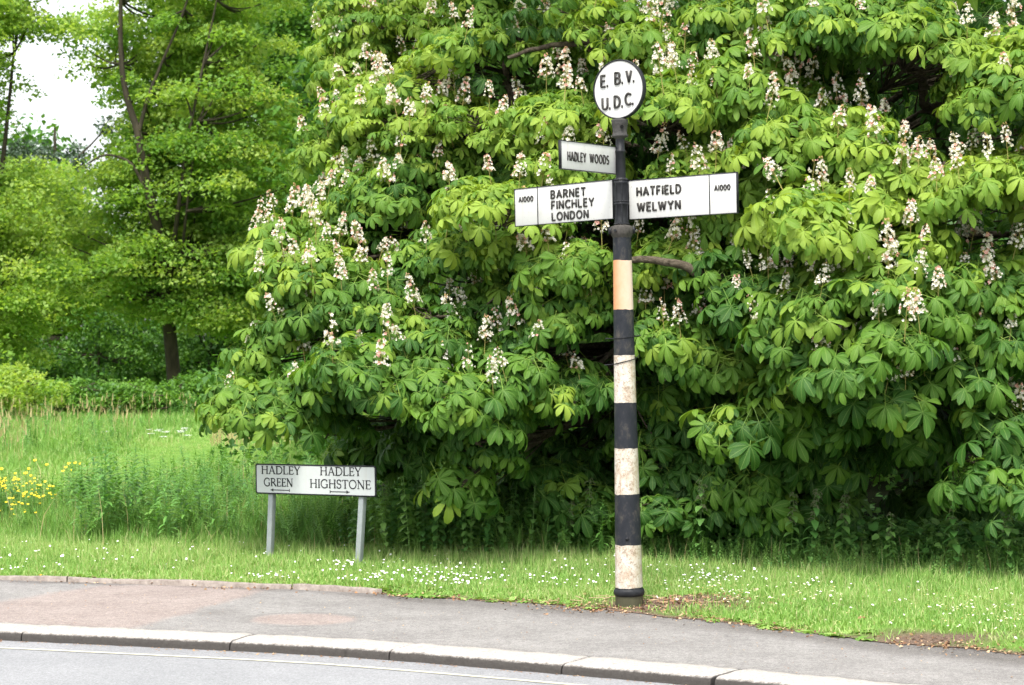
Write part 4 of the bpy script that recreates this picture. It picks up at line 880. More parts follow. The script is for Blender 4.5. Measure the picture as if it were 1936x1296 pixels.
bg_tree('pine_tree', 'dark grey-green conifer poking up at the foot of the sky gap', 'tree', b,
        [([(0, 0, -0.2), (0.05, 0, 5), (0.0, 0, 9.2)], 0.25, 0.04), ([(0.1, 0, 7.4), (0.9, 0, 8.2), (1.6, 0, 8.9), (2.0, 0, 9.6)], 0.05, 0.02)],
        [(-0.6, 0, 7.4, 1.5, 1.4, 1.4), (0, 0, 5, 2.0, 1.6, 2.0), (0.9, 0, 8.2, 0.7, 0.6, 0.4), (1.8, 0, 9.4, 0.4, 0.3, 0.25)], 150, 110, 0.16, M['conifer_leaf'], (0.1, 0.8), cr=(0.6, 0.35), nbr=20)
for k, (x_, y_, h_, lab) in enumerate([(-2.2, 48, 9, 'shaded woodland tree glimpsed through the left side of the chestnut'), (1.8, 40, 10, 'shaded woodland tree directly behind the signpost and the chestnut'), (5.6, 36, 9, 'shaded woodland tree seen through the chestnut right of the signpost'), (9.8, 38, 10, 'shaded woodland tree behind the chestnut at the right edge')]):
    bg_tree('woodland_tree', lab, 'tree', (x_, y_, 0), [([(0, 0, -0.2), (0.1, 0, 4), (0, 0, h_)], 0.28, 0.08)],
            [(0, 0, h_ * 0.75, 3.0, 2.5, h_ * 0.3), (0, 0, h_ * 0.4, 3.1, 2.5, h_ * 0.3), (0, -0.5, 1.4, 3.0, 1.8, 1.3)], 330, 80, 0.2, M['dark_leaf'], (0.1, 0.7), cr=(0.95, 0.5), nbr=30)
for k, (px, py, w_, h_, n_, lab, mt, tr_) in enumerate([(95, 792, 2.0, 0.85, 90, 'bramble bush at the left end of the hedge beyond the meadow', 'dark_leaf', (0.45, 1.0)), (225, 790, 1.7, 0.80, 80, 'bramble bush in front of the dark hollow, left of the maple trunk', 'dark_leaf', (0.4, 1.0)),
        (405, 783, 1.3, 1.0, 70, 'bramble bush right of the maple trunk', 'dark_leaf', (0.45, 1.0)), (-70, 800, 2.0, 1.3, 90, 'young sycamore scrub rising at the left edge behind the meadow', 'maple_leaf', (0.5, 1.0)), (510, 775, 1.6, 1.4, 80, 'dark scrub between the maple trunk and the low chestnut branch', 'dark_leaf', (0.2, 0.7))]):
    b = tuple(G(px, py)); bg_tree('bramble_bush', lab, 'bush', b, [([(0, 0, -0.1), (0.1, 0, 0.4), (0.2, 0, 0.7)], 0.03, 0.01), ([(0, 0, -0.1), (-0.3, 0, 0.4), (-0.5, 0, 0.7)], 0.03, 0.01)],
        [(0, 0.3, h_ * 0.45, w_, 1.0, h_ * 0.5)], n_ * 2, 75, 0.085, M[mt], tr_, cr=(0.3, 0.15), nbr=20)
# low dark shrubs in the hollow under the maple
for (x_, y_, w_, h_, lab) in [(-11.5, 57, 2.0, 1.6, 'dark holly bush in the hollow left of the maple trunk'), (-8.6, 58, 2.0, 1.7, 'dark shrub close behind the maple trunk'), (-14.6, 57, 1.8, 1.8, 'dark shrub behind the bramble hedge at the left')]:
    bg_tree('shrub', lab, 'bush', (x_, y_, 0), [([(0, 0, -0.1), (0.1, 0, 1.2)], 0.06, 0.03)], [(0, 0, h_ * 0.6, w_, 1.3, h_ * 0.9)], 110, 80, 0.12, M['dark_leaf'], (0.1, 0.9), cr=(0.5, 0.3), nbr=15)
# distant wood closing the view
g = Geo(); m_ = 1500
cx = rng.uniform(-34, 40, m_); cz = rng.random(m_) ** 0.9 * np.interp(cx, [-34, -20, -19.5, -13, -9, -6, 40], [14, 11, 6.5, 6.5, 12, 14, 14])
cen = np.stack([cx, rng.uniform(82, 96, m_), cz], -1); clump_leaves(g, cen, np.tile([1.7, 1.7, 0.9], (m_, 1)), 60, 0.34, rng.uniform(0.2, 0.8, m_))
tag(g.build('distant_wood', M['dark_leaf']), 'mass of far woodland closing the view behind the trees', 'woodland', None, 'stuff')
# undergrowth behind the chestnut
g = Geo(); m_ = 1100; cen = np.stack([rng.uniform(-3.5, 12, m_), rng.uniform(22, 33, m_), rng.random(m_) * 1.5], -1); cen = cen[(cen[:, 0] > 2) | (cen[:, 1] > 25)]; m_ = len(cen)
clump_leaves(g, cen, np.tile([0.5, 0.5, 0.25], (m_, 1)), 50, 0.11, rng.uniform(0.2, 0.9, m_))
tag(g.build('undergrowth', M['dark_leaf']), 'low leafy undergrowth in the gloom behind the chestnut', 'undergrowth', None, 'stuff')

# ------------------------------------------------------------------ grasses
def blades(g, P, h, wd, lean, tint):
    """P (n,3); curved three-part blades"""
    n = len(P); az = rng.uniform(0, 6.28, n); ln = np.abs(rng.normal(0, lean, n)); dr = np.stack([np.cos(az), np.sin(az), 0 * az], -1)
    az2 = rng.uniform(0, 3.14, n); sd_ = np.stack([np.cos(az2), np.sin(az2) * 0.5, 0 * az2], -1)
    up = np.array([0, 0, 1.0]); h = h[:, None]; ln = ln[:, None]; wd = wd[:, None]
    b0 = P; m1 = P + up * h * 0.5 * (1 - 0.2 * np.minimum(ln, 1.5)) + dr * h * ln * 0.22; tp = P + up * h * (1 - 0.4 * np.minimum(ln, 1.5)) + dr * h * ln * 0.85
    v = np.stack([b0 - sd_ * wd, b0 + sd_ * wd, m1 + sd_ * wd * 0.8, m1 - sd_ * wd * 0.8, tp], 1)
    a = np.zeros((n, 5, 3)); a[:, :, 2] = tint[:, None]; base = (np.arange(n) * 5)[:, None]
    g.add(v, base + np.array([[0, 1, 2, 3]]), a); off = g.n - 5 * n
    f3 = base + np.array([[3, 2, 4]]) + off; g.lv.append(f3.ravel()); g.lt.append(np.full(n, 3)); g.mi.append(np.full(n, 0))
def patchy(x, y): return 0.5 + 0.25 * np.sin(x * 1.9 + 1.3 * np.sin(y * 2.1)) + 0.25 * np.sin(y * 3.7 + x * 0.9 + 2)
# short verge
n = 235000; x = rng.uniform(-5.2, 4.6, n); fr_ = rng.random(n) ** 0.9; y = EF(x) + fr_ * (back_edge(x) + 0.35 - EF(x))
dirt, _ = verge_attrs(x, y); edge = y - EF(x)
keep = (rng.random(n) > dirt * 0.93) & (edge > 0.0)
tuft = np.sin(x * 9 + np.sin(y * 7) * 2) * np.sin(y * 11 + x * 3); keep &= rng.random(n) < 0.75 + 0.35 * tuft
x, y, edge = x[keep], y[keep], edge[keep]; fr_ = fr_[keep]; tuft = tuft[keep]
h = rng.uniform(0.03, 0.075, len(x)) * (1 + 0.3 * tuft) + 0.06 * np.clip(fr_ - 0.65, 0, 1) * rng.random(len(x)) * 3; h *= np.clip(0.45 + edge * 2.5, 0.4, 1)
tint = 0.52 + 0.2 * patchy(x, y) + rng.normal(0, 0.17, len(x)) + 0.08 * (np.clip(0.25 - edge, 0, 1) * 2)
tint = np.where(rng.random(len(x)) < 0.10, 0.98, tint)
g = Geo(); blades(g, np.stack([x, y, ground_z(x, y) - 0.004], -1), h, rng.uniform(0.0018, 0.0036, len(x)), 1.0, np.clip(tint, 0, 1))
n = 9000; x = rng.uniform(-5, 4.5, n); y = EF(x) + rng.uniform(0.3, 1, n) * (back_edge(x) + 0.2 - EF(x)); 
blades(g, np.stack([x, y, ground_z(x, y)], -1), rng.uniform(0.08, 0.17, n), rng.uniform(0.0012, 0.002, n), 0.5, rng.uniform(0.6, 1.0, n))
tag(g.build('verge_grass', M['grass']), 'bright short grass of the roadside verge', 'grass', None, 'stuff')
# broad-leaved weeds low along the pavement edge
g = Geo(); WD = Tmpl()
for q in range(7): blade_leaf(WD, (0, 0, 0), q * 0.9, 0.06, 0.013, R(35), R(50), [0, .4, .75, 1], [.2, .8, 1, .1], 0.2)
WD.fin(); n = 1100; x = rng.uniform(-5, 4.3, n); off = np.abs(rng.normal(0.04, 0.14, n)) ; den = 0.5 + 0.5 * np.sin(x * 4.3 + 1) * np.sin(x * 1.3); keep = (rng.random(n) < den) & ~((x > 0.5) & (x < 1.35) & (rng.random(n) < 0.85)) & ~((x > 2.0) & (x < 2.7)); x, off = x[keep], off[keep]
y = EF(x) + off - 0.02 * (x > -0.8)+0.04*(x<-0.8); stamp(g, WD, basis(rng.uniform(0, 6.28, len(x)), rng.normal(0, 0.2, len(x)), rng.normal(0, 0.2, len(x)), rng.uniform(0.3, 0.95, len(x))), np.stack([x, y, ground_z(x, y) * (y > EF(x)) - 0.003], -1), rng.uniform(0.35, 0.85, len(x)))
tag(g.build('edge_weeds', M['grass']), 'small leafy weeds creeping along the pavement edge', 'weeds', None, 'stuff')
# leaf litter and crumbs
g = Geo(); n = 3600; x = rng.uniform(-5, 4.3, n); off = rng.normal(0.03, 0.10, n); den = np.where(x > -0.85, 1.0, 0.45) * (0.6 + 0.4 * np.sin(x * 6)); keep = rng.random(n) < den; x, off = x[keep], off[keep]
y = EF(x) + off; k2 = int(800); xa = rng.normal(0.95, 0.36, k2); ya = rng.normal(12.62, 0.14, k2); x = np.concatenate([x, xa]); y = np.concatenate([y, ya])
ok = np.hypot(x - PX, y - PY) > 0.1; x, y = x[ok], y[ok]; zz_ = np.where(y > EF(x), ground_z(x, y) + 0.006, 0.002)
stamp(g, LT, basis(rng.uniform(0, 6.28, len(x)), rng.normal(0, 0.35, len(x)), rng.normal(0, 0.5, len(x)), rng.uniform(0.008, 0.030, len(x))), np.stack([x, y, zz_], -1), rng.random(len(x)))
n = 700; x = rng.uniform(-4, 3.5, n); kx, ky = KF(x), EF(x); y = kx + (ky - kx) * rng.random(n) ** 0.8
stamp(g, LT, basis(rng.uniform(0, 6.28, n), 0 * x, rng.normal(0, 0.3, n), rng.uniform(0.005, 0.014, n)), np.stack([x, y, 0 * x + 0.002], -1), rng.uniform(0.3, 1.2, n))
n = 500; x = rng.uniform(-4, 3.0, n); fx_, fy_ = koff(x, 0.31 + np.abs(rng.normal(0, 0.03, n)))
stamp(g, LT, basis(rng.uniform(0, 6.28, n), 0 * x, rng.normal(0, 0.3, n), rng.uniform(0.006, 0.02, n)), np.stack([fx_, fy_, 0 * x - 0.052], -1), rng.uniform(0.2, 1.0, n))
for q in range(60):
    a_ = np.array([rng.normal(0.85, 0.35), rng.normal(12.68, 0.1), 0.045]); an_ = rng.uniform(0, 3.14); l_ = rng.uniform(0.05, 0.14)
    if math.hypot(a_[0] - PX, a_[1] - PY) < 0.13: continue
    g.tube([a_, a_ + [l_ * math.cos(an_), l_ * 0.5 * math.sin(an_), rng.uniform(-0.012, 0.012)]], 0.002, 4, False, 0.95)
tag(g.build('leaf_litter', M['litter']), 'brown crumbs, dead leaves and straw on the pavement edge and round the post foot', 'litter', None, 'stuff')

# meadow
def frustum(n, d0, d1, p0, p1, power=1.0):
    d = 1 / (1 / d0 + (1 / d1 - 1 / d0) * rng.random(n)); d = d0 + (d - d0) ** 1.0
    px = rng.uniform(p0, p1, n); return (px - 968) / F * d, d, px
def pathmask(x, y):             # the mown path winding up the meadow
    cx = np.interp(y, [16, 20, 23, 26, 30, 34, 38, 44], [-6.0, -5.6, -4.9, -4.4, -4.35, -4.55, -4.6, -4.3]); return np.exp(-((x - cx) / np.interp(y, [16, 21, 26, 34, 40], [0.1, 0.9, 1.5, 1.0, 0.8])) ** 2)
n = 210000; x, y, px = frustum(n, 15.9, 50, -250, 1050); pm = pathmask(x, y)
keep = (x < np.interp(y, [15.5, 18, 22, 50], [1.4, -0.2, 0.2, 3.0])) & (y > back_edge(x) - 0.1); x, y, px, pm = [q[keep] for q in (x, y, px, pm)]
h = rng.uniform(0.16, 0.42, len(x)) * np.interp(y, [15.5, 17, 19.5, 24, 50], [0.75, 1.0, 0.8, 0.5, 0.65]) * (1 - 0.8 * pm) * np.interp(y - back_edge(x), [-0.1, 0.8], [0.5, 1])
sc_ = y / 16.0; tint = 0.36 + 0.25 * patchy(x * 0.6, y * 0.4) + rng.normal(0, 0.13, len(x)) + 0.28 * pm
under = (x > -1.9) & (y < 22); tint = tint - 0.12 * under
tint = np.where((rng.random(len(x)) < 0.07), 0.97, tint)
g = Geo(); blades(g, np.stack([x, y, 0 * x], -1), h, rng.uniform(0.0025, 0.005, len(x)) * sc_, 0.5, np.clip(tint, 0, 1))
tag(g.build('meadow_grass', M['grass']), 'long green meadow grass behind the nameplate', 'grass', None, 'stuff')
# dry stalks with seed heads
g = Geo(); n = 800; x, y, px = frustum(n, 26, 47, -100, 430); keep = (pathmask(x, y) < 0.3) & (np.sin(x * 2.3) + np.sin(y * 0.8 + x) > -0.4) & (rng.random(n) < np.interp(px, [0, 250, 430], [1, 0.6, 0.25])); x, y = x[keep], y[keep]
blades(g, np.stack([x, y, 0 * x], -1), rng.uniform(0.4, 0.7, len(x)), 0.003 + 0 * x, 0.25, rng.random(len(x)))
n2_ = len(x); blades(g, np.stack([x + rng.normal(0, 0.04, n2_), y, rng.uniform(0.3, 0.5, n2_)], -1), rng.uniform(0.10, 0.2, n2_), 0.009 + 0 * x, 0.3, rng.random(n2_))
n = 900; x, y, px = frustum(n, 31, 39, 400, 600); blades(g, np.stack([x, y, 0 * x], -1), rng.uniform(0.2, 0.42, n), 0.005 + 0 * x, 0.5, rng.random(n))
n = 260; x, y, px = frustum(n, 16, 22, -100, 1100); blades(g, np.stack([x, y, 0 * x], -1), rng.uniform(0.3, 0.6, n), 0.003 + 0 * x, 0.3, rng.random(n))
n = 220; x = rng.uniform(-4, 3.6, n); y = back_edge(x) + rng.normal(0.1, 0.15, n); blades(g, np.stack([x, y, 0 * x], -1), rng.uniform(0.12, 0.3, n), 0.0018 + 0 * x, 0.4, rng.random(n))
tag(g.build('dry_grass', M['dry_grass']), 'tan seed heads standing above the meadow', 'grass', None, 'stuff')

# ------------------------------------------------------------------ herbs
def leafy_stem(seed, H_, pairs, LL, ww, p0, bend, spiral=False, fold=0.15, fl_=0.0):
    r = random.Random(seed); T = Tmpl(); 
    for q in range(pairs):
        f_ = (q + 1) / pairs; z_ = H_ * (0.12 + 0.86 * f_); s_ = (0.55 + 0.6 * math.sin(math.pi * min(1, f_ * 0.9 + 0.05))) * (1 - 0.45 * f_ ** 4)
        n_ = 3 if spiral else 2
        for k in range(n_):
            az = (q * 2.4 + k * 2.09) if spiral else (q % 2) * math.pi / 2 + k * math.pi
            blade_leaf(T, (0, 0, z_), az + r.uniform(-0.25, 0.25), LL * s_ * r.uniform(0.85, 1.15), ww * s_, p0 + r.uniform(-0.2, 0.2), bend * r.uniform(0.7, 1.3), [0, 0.3, 0.65, 1], [0.35, 1.0, 0.7, 0.03] if not spiral else [0.3, 1, 0.8, 0.03], fold, r.uniform(-0.08, 0.08))
    s_ = 0.003; T.add([(-s_, 0, 0), (s_, 0, 0), (s_ * .5, 0, H_), (-s_ * .5, 0, H_)], [[0, 1, 2, 3]], [(0, 0, 0.1)] * 4); T.add([(0, -s_, 0), (0, s_, 0), (0, s_ * .5, H_), (0, -s_ * .5, H_)], [[0, 1, 2, 3]], [(0, 0, 0.1)] * 4)
    return T.fin()
WH = [leafy_stem(s_, 0.66, 16, 0.13, 0.0125, R(38), R(55), True) for s_ in (1, 2, 3)]
NT = [leafy_stem(s_, 0.55, 12, 0.078, 0.025, R(8), R(50)) for s_ in (5, 6, 7)]
def one(T, name, mat, tint, extra=None, parent=None):
    g = Geo(); stamp(g, T, np.eye(3)[None], np.zeros((1, 3)), np.array([tint])); return g.build(name, mat, parent)
# willowherb clump: each plant on its own
pw = [one(WH[k], 'willowherb', M['herb_leaf'], 0.35 + 0.15 * k) for k in range(3)]; cnt = 0
spots = []
while len(spots) < 92:
    px, py = rng.uniform(105, 520), rng.uniform(985, 1040)
    if px < 150 and py > 1015: continue
    P = G(px, py)
    if all(math.hypot(P[0] - q[0], P[1] - q[1]) > 0.07 for q in spots): spots.append(P)
spots.sort(key=lambda q: -q[1])
for k, P in enumerate(spots):
    o_ = pw[k] if k < 3 else pw[k % 3].copy()
    if k >= 3: COL.objects.link(o_)
    pxx = 968 + F * P[0] / P[1]; s_ = np.interp(pxx, [105, 200, 330, 520], [0.8, 1.12, 0.95, 0.62]) * rng.uniform(0.82, 1.12)
    o_.location = (P[0], P[1], 0); o_.scale = (s_,) * 3; o_.rotation_euler = (rng.normal(0, 0.08), rng.normal(0, 0.08), rng.uniform(0, 6.28))
    tag(o_, 'upright willowherb stem with narrow leaves in the green clump left of the nameplate', 'plant', 'willowherb stems in the clump left of the nameplate')
g = Geo(); n = 900; x, y, px = frustum(n, 17.2, 40, -120, 700); keep = (pathmask(x, y) < 0.35) & (np.sin(x * 1.7 + y * 0.6) + np.sin(y * 0.9 - x) > -0.3) & (x < -1.2); x, y = x[keep], y[keep]; sel = rng.integers(0, 3, len(x))
for q in range(3): m_ = sel == q; stamp(g, WH[q], basis(rng.uniform(0, 6.28, m_.sum()), rng.normal(0, 0.15, m_.sum()), rng.normal(0, 0.15, m_.sum()), rng.uniform(0.45, 0.85, m_.sum())), np.stack([x, y, 0 * x], -1)[m_], rng.uniform(0.1, 0.9, m_.sum()))
tag(g.build('meadow_weeds', M['herb_leaf']), 'coarse leafy weeds scattered through the long meadow grass', 'weeds', None, 'stuff')
# nettles standing at the edge of the shade, with pale tassels
def nettle(seed):
    root = one(NT[seed % 3], 'nettle', M['nettle_leaf'], 0.55 + 0.1 * seed); g = Geo(); r = random.Random(seed)
    for q in range(40):
        z_ = 0.55 * r.uniform(0.6, 1.0); a_ = r.uniform(0, 6.28); l_ = r.uniform(0.02, 0.045); g.tube([(0, 0, z_), (l_ * 0.6 * math.cos(a_), l_ * 0.6 * math.sin(a_), z_ + 0.006), (l_ * math.cos(a_), l_ * math.sin(a_), z_ - 0.012)], 0.0016, 3, False)
    g.build('flower_tassels', M['nettle_flower'], root); return root
pn = [nettle(k) for k in range(3)]
nlist = [(898, 1052, 1.25, 'tall nettle with pale tassels midway between nameplate and signpost'), (1030, 1056, 1.0, 'nettle with pale tassels left of the signpost'), (1075, 1062, 0.8, 'short nettle just left of the signpost'), (800, 1050, 0.65, 'low nettle with reddish top right of the nameplate'),
 (1322, 1072, 1.15, 'nettle leaning beside the ferny weed, first right of the signpost'), (1495, 1078, 1.0, 'nettle in front of the hanging chestnut leaves right of the signpost'), (1528, 1084, 1.1, 'nettle close right of a twin one at the shade edge'), (1590, 1080, 1.05, 'broad nettle at the shade edge, middle of the right half'),
 (1680, 1088, 0.8, 'low nettle beside dry stalks at the right'), (1808, 1098, 1.1, 'tall nettle with grey tassels before the black hollow'), (1908, 1106, 1.0, 'rightmost nettle with grey tassels against the black hollow'), (1112, 1060, 1.1, 'upright narrow nettle touching the signpost\'s left side'), (1260, 1066, 0.8, 'small nettle touching the signpost\'s right side'), (730, 1040, 1.0, 'nettle in the shade right behind the nameplate\'s right post')]
for k, (px, py, s_, lab) in enumerate(nlist):
    o_ = pn[k] if k < 3 else copy_tree(pn[k % 3]); P = G(px, py); o_.location = (P[0], P[1], 0); o_.scale = (s_,) * 3; o_.rotation_euler = (rng.normal(0, 0.06), rng.normal(0, 0.06), rng.uniform(0, 6.28))
    tag(o_, lab, 'nettle', 'nettles along the shaded edge of the verge')
# nettle bed behind: too many to count
g = Geo(); n = 1150; px = rng.uniform(650, 1400, n); py = rng.uniform(960, 1062, n); keep = rng.random(n) < np.interp(px, [650, 740, 1100, 1250, 1400], [0.25, 1, 0.75, 0.55, 0.35]); P = np.array([G(*q) for q in zip(px[keep], py[keep])]); n = len(P); sel = rng.integers(0, 3, n)
sz_ = rng.uniform(0.6, 1.2, n) * np.interp(968 + F * P[:, 0] / P[:, 1], [650, 760, 1000, 1400], [0.8, 1.1, 0.85, 0.7])
for q in range(3): stamp(g, NT[q], basis(rng.uniform(0, 6.28, n), rng.normal(0, 0.1, n), rng.normal(0, 0.1, n), sz_)[sel == q], P[sel == q], rng.uniform(0.3, 1.0, n)[sel == q])
n = 900; px = rng.uniform(1230, 2080, n); dd = rng.uniform(-0.32, 1.3, n); x = (px - 968) / F * 14.8; y = back_edge(x) + dd; sel = rng.integers(0, 3, n); P = np.stack([x, y, 0 * x], -1)
for q in range(3): stamp(g, NT[q], basis(rng.uniform(0, 6.28, n), rng.normal(0, 0.12, n), rng.normal(0, 0.12, n), (rng.uniform(0.3, 0.62, n) * np.clip(0.6 + dd, 0.5, 1.15)))[sel == q], P[sel == q], rng.uniform(0.35, 1.0, n)[sel == q])
tag(g.build('nettle_bed', M['nettle_leaf']), 'dense bed of nettles in the shade under the chestnut', 'nettles', None, 'stuff')
# soft feathery weeds (cleavers) between verge and shade, and round the nameplate
g = Geo(); FW = leafy_stem(11, 0.4, 18, 0.045, 0.0035, R(25), R(30), True); n = 3000; px = rng.uniform(-60, 2050, n); x = (px - 968) / F * 15.2; y = back_edge(x) + rng.uniform(-0.05, 0.7, n) + 0.5 * rng.random(n) * (px < 720); sz_ = rng.uniform(0.45, 1.05, n) * np.where((px > 500) & (px < 720), 1.25, np.where(px > 1150, 0.6, 0.85))
stamp(g, FW, basis(rng.uniform(0, 6.28, n), rng.normal(0, 0.3, n), rng.normal(0, 0.3, n), sz_), np.stack([x, y, 0 * x], -1), rng.uniform(0.3, 1.0, n))
tag(g.build('feathery_weeds', M['herb_leaf']), 'soft feathery weeds along the back of the verge', 'weeds', None, 'stuff')
# ivy carpet
IV = Tmpl(); IV.add([(0, 0, 0), (0.25, 0.5, 0.06), (0.7, 0.42, 0.02), (1, 0, -0.1), (0.7, -0.42, 0.02), (0.25, -0.5, 0.06)], [[0, 1, 2, 3], [0, 3, 4, 5]], [(0, 0, 0)] * 6); IV.fin()
g = Geo(); n = 20000; x = rng.uniform(0.8, 6.5, n); y = back_edge(x) + 0.25 + np.abs(rng.normal(0, 2.6, n)); stamp(g, IV, basis(rng.uniform(0, 6.28, n), rng.normal(0.1, 0.4, n), rng.normal(0, 0.4, n), rng.uniform(0.04, 0.085, n)), np.stack([x, y, rng.random(n) ** 1.3 * 0.30 * np.exp(-((y - back_edge(x) - 0.9) / 1.2) ** 2) + 0.02], -1), rng.uniform(0.1, 0.9, n))
tag(g.build('ivy_carpet', M['nettle_leaf']), 'dark ivy carpet under the chestnut at the right', 'ivy', None, 'stuff')
# the taller pale weeds right of the post and beside it
for px, py, s_, lab in ((1412, 1070, 0.72, 'bushy pale green weed with fine leaves, right of the signpost at the shade edge'), (1428, 1074, 0.62, 'smaller fine-leaved weed touching the bushy pale one'), (1138, 1064, 0.75, 'slender willowherb with long pale leaves just left of the signpost')):
    P = G(px, py); o_ = pw[1].copy(); COL.objects.link(o_); o_.location = (P[0], P[1], 0); o_.scale = (s_,) * 3; o_.rotation_euler = (0.05, -0.04, px)
    if 'group' in o_: del o_['group']
    tag(o_, lab, 'plant')
# fern
fern = empty('fern', tuple(G(418, 1052))); tag(fern, 'small yellow-green fern at the back of the verge, left of the nameplate', 'fern')
for k, (az, L_) in enumerate(((1.9, 0.19), (0.6, 0.17), (2.7, 0.14), (-0.6, 0.12), (3.9, 0.1))):
    T = Tmpl()
    for q in range(14):
        f_ = q / 13; bx = (L_ * f_ * 0.55 * math.cos(az), L_ * f_ * 0.25 * math.sin(az), L_ * f_ * (1.1 - 0.35 * f_)); ll = 0.055 * math.sin(math.pi * (0.15 + 0.85 * f_)) + 0.008
        for s_ in (-1, 1): blade_leaf(T, bx, s_ * R(80) + (0 if math.cos(az) > 0 else math.pi), ll, 0.0065, R(10), R(20), [0, 0.5, 1], [1, 0.8, 0.1], 0)
        for s_ in (0, math.pi): blade_leaf(T, bx, s_ + R(8), ll, 0.0065, R(10), R(20), [0, 0.5, 1], [1, 0.8, 0.1], 0)
    one(T.fin(), 'frond', M['fern_leaf'], 0.5, parent=fern)

# flowers -----------------------------------------------------------
def daisy_mesh(name, mat, r0=0.011, hgt=0.055):
    g = Geo(); n = 12; c0 = (0, 0, hgt)
    for q in range(n):
        a_ = q / n * 6.283; b_ = 0.2
        g.add([(0.003 * math.cos(a_), 0.003 * math.sin(a_), hgt), (r0 * math.cos(a_ - b_), r0 * math.sin(a_ - b_), hgt + 0.0015), (r0 * 1.08 * math.cos(a_), r0 * 1.08 * math.sin(a_), hgt + 0.002), (r0 * math.cos(a_ + b_), r0 * math.sin(a_ + b_), hgt + 0.0015)], [[0, 1, 2, 3]], None, 0)
    g.lathe([(0.0028, hgt - 0.001), (0.0026, hgt + 0.002), (0.001, hgt + 0.003)], 8, 1); g.tube([(0, 0, 0), (0.002, 0, hgt)], 0.0008, 3, False, 0.3, 2)
    return g.build(name, [mat, M['yellow_petal'], M['grass']])
dz = [daisy_mesh('daisy', M['daisy_petal']), daisy_mesh('daisy', M['pink_petal'], 0.0095)]
pts = []
def addd(n, px0, px1, py0, py1, pr_=0.0):
    for _ in range(n): pts.append((rng.normal((px0 + px1) / 2, (px1 - px0) / 4), np.clip(rng.normal((py0 + py1) / 2, (py1 - py0) / 4), py0 - 4, py1 + 4), rng.random() < pr_))
addd(520, 440, 560, 1088, 1106); addd(280, 560, 720, 1096, 1114); addd(22, 610, 680, 1066, 1084); addd(30, 680, 760, 1068, 1110); addd(130, 740, 960, 1070, 1118, 0.02); addd(20, 0, 40, 1072, 1082); addd(12, 60, 130, 1072, 1090)
addd(14, 560, 620, 1100, 1114); addd(30, 980, 1150, 1078, 1110); addd(70, 1230, 1440, 1080, 1120); addd(45, 1320, 1440, 1110, 1140, 0.25); addd(40, 1440, 1640, 1096, 1150, 0.03); addd(90, 1700, 1936, 1110, 1180); addd(30, 1840, 1936, 1130, 1200)
for _ in range(260): pts.append((rng.uniform(-60, 2000), None, False))
pl_ = []
for px, py, pk in pts:
    x0 = (px - 968) / F * 13.6
    if py is None:
        y_ = float(EF(x0)) + rng.uniform(0.25, 2.6); x_ = (px - 968) / F * y_
        if y_ > back_edge(x_): continue
    else: q = G(px, py, 0.06); x_, y_ = q[0], q[1]
    if y_ - EF(x_) < 0.12 or math.hypot(x_ - PX, y_ - PY) < 0.12: continue
    pl_.append((x_, y_, pk))
pl_.sort(key=lambda q: q[1]); print('daisies', len(pl_))
gs = Geo()
for k, (x_, y_, pk) in enumerate(pl_):
    if k < 298 or pk:
        o_ = dz[1 if pk else 0].copy(); COL.objects.link(o_)
        o_.location = (x_, y_, float(ground_z(x_, y_)) + rng.uniform(-0.01, 0.015)); s_ = rng.uniform(0.4, 0.8); o_.scale = (s_, s_, rng.uniform(0.8, 1.15)); o_.rotation_euler = (rng.normal(0.35, 0.25), rng.normal(0, 0.25), rng.uniform(0, 6.28))
        tag(o_, 'small pink-tipped daisy in the verge grass' if pk else 'small white daisy open in the verge grass', 'daisy', 'pink daisies in the verge' if pk else 'white daisies in the verge')
    else:
        hgt = 0.055 + rng.uniform(-0.01, 0.015); r0 = 0.011 * rng.uniform(0.4, 0.8); nn_ = 10; c_ = np.array([x_, y_, ground_z(x_, y_) + hgt]); tl = rng.normal(0.0, 0.3, 2)
        ring_ = [c_ + np.array([r0 * math.cos(a_), r0 * math.sin(a_), r0 * (-0.3 - tl[0]) * 0 + r0 * math.sin(a_) * (0.35 + tl[1])]) for a_ in np.linspace(0, 6.283, nn_, endpoint=False)]
        gs.add(ring_, [list(range(nn_))], None, 0)
        gs.tube([c_ - np.array([0, 0, hgt]), c_ - np.array([0, 0, 0.001])], 0.0008, 3, False, 0.3, 1)
for q in dz: bpy.data.objects.remove(q)
tag(gs.build('daisy_drift', [M['daisy_petal'], M['grass']]), 'drift of white daisies farther back in the verge grass', 'daisies', None, 'stuff')
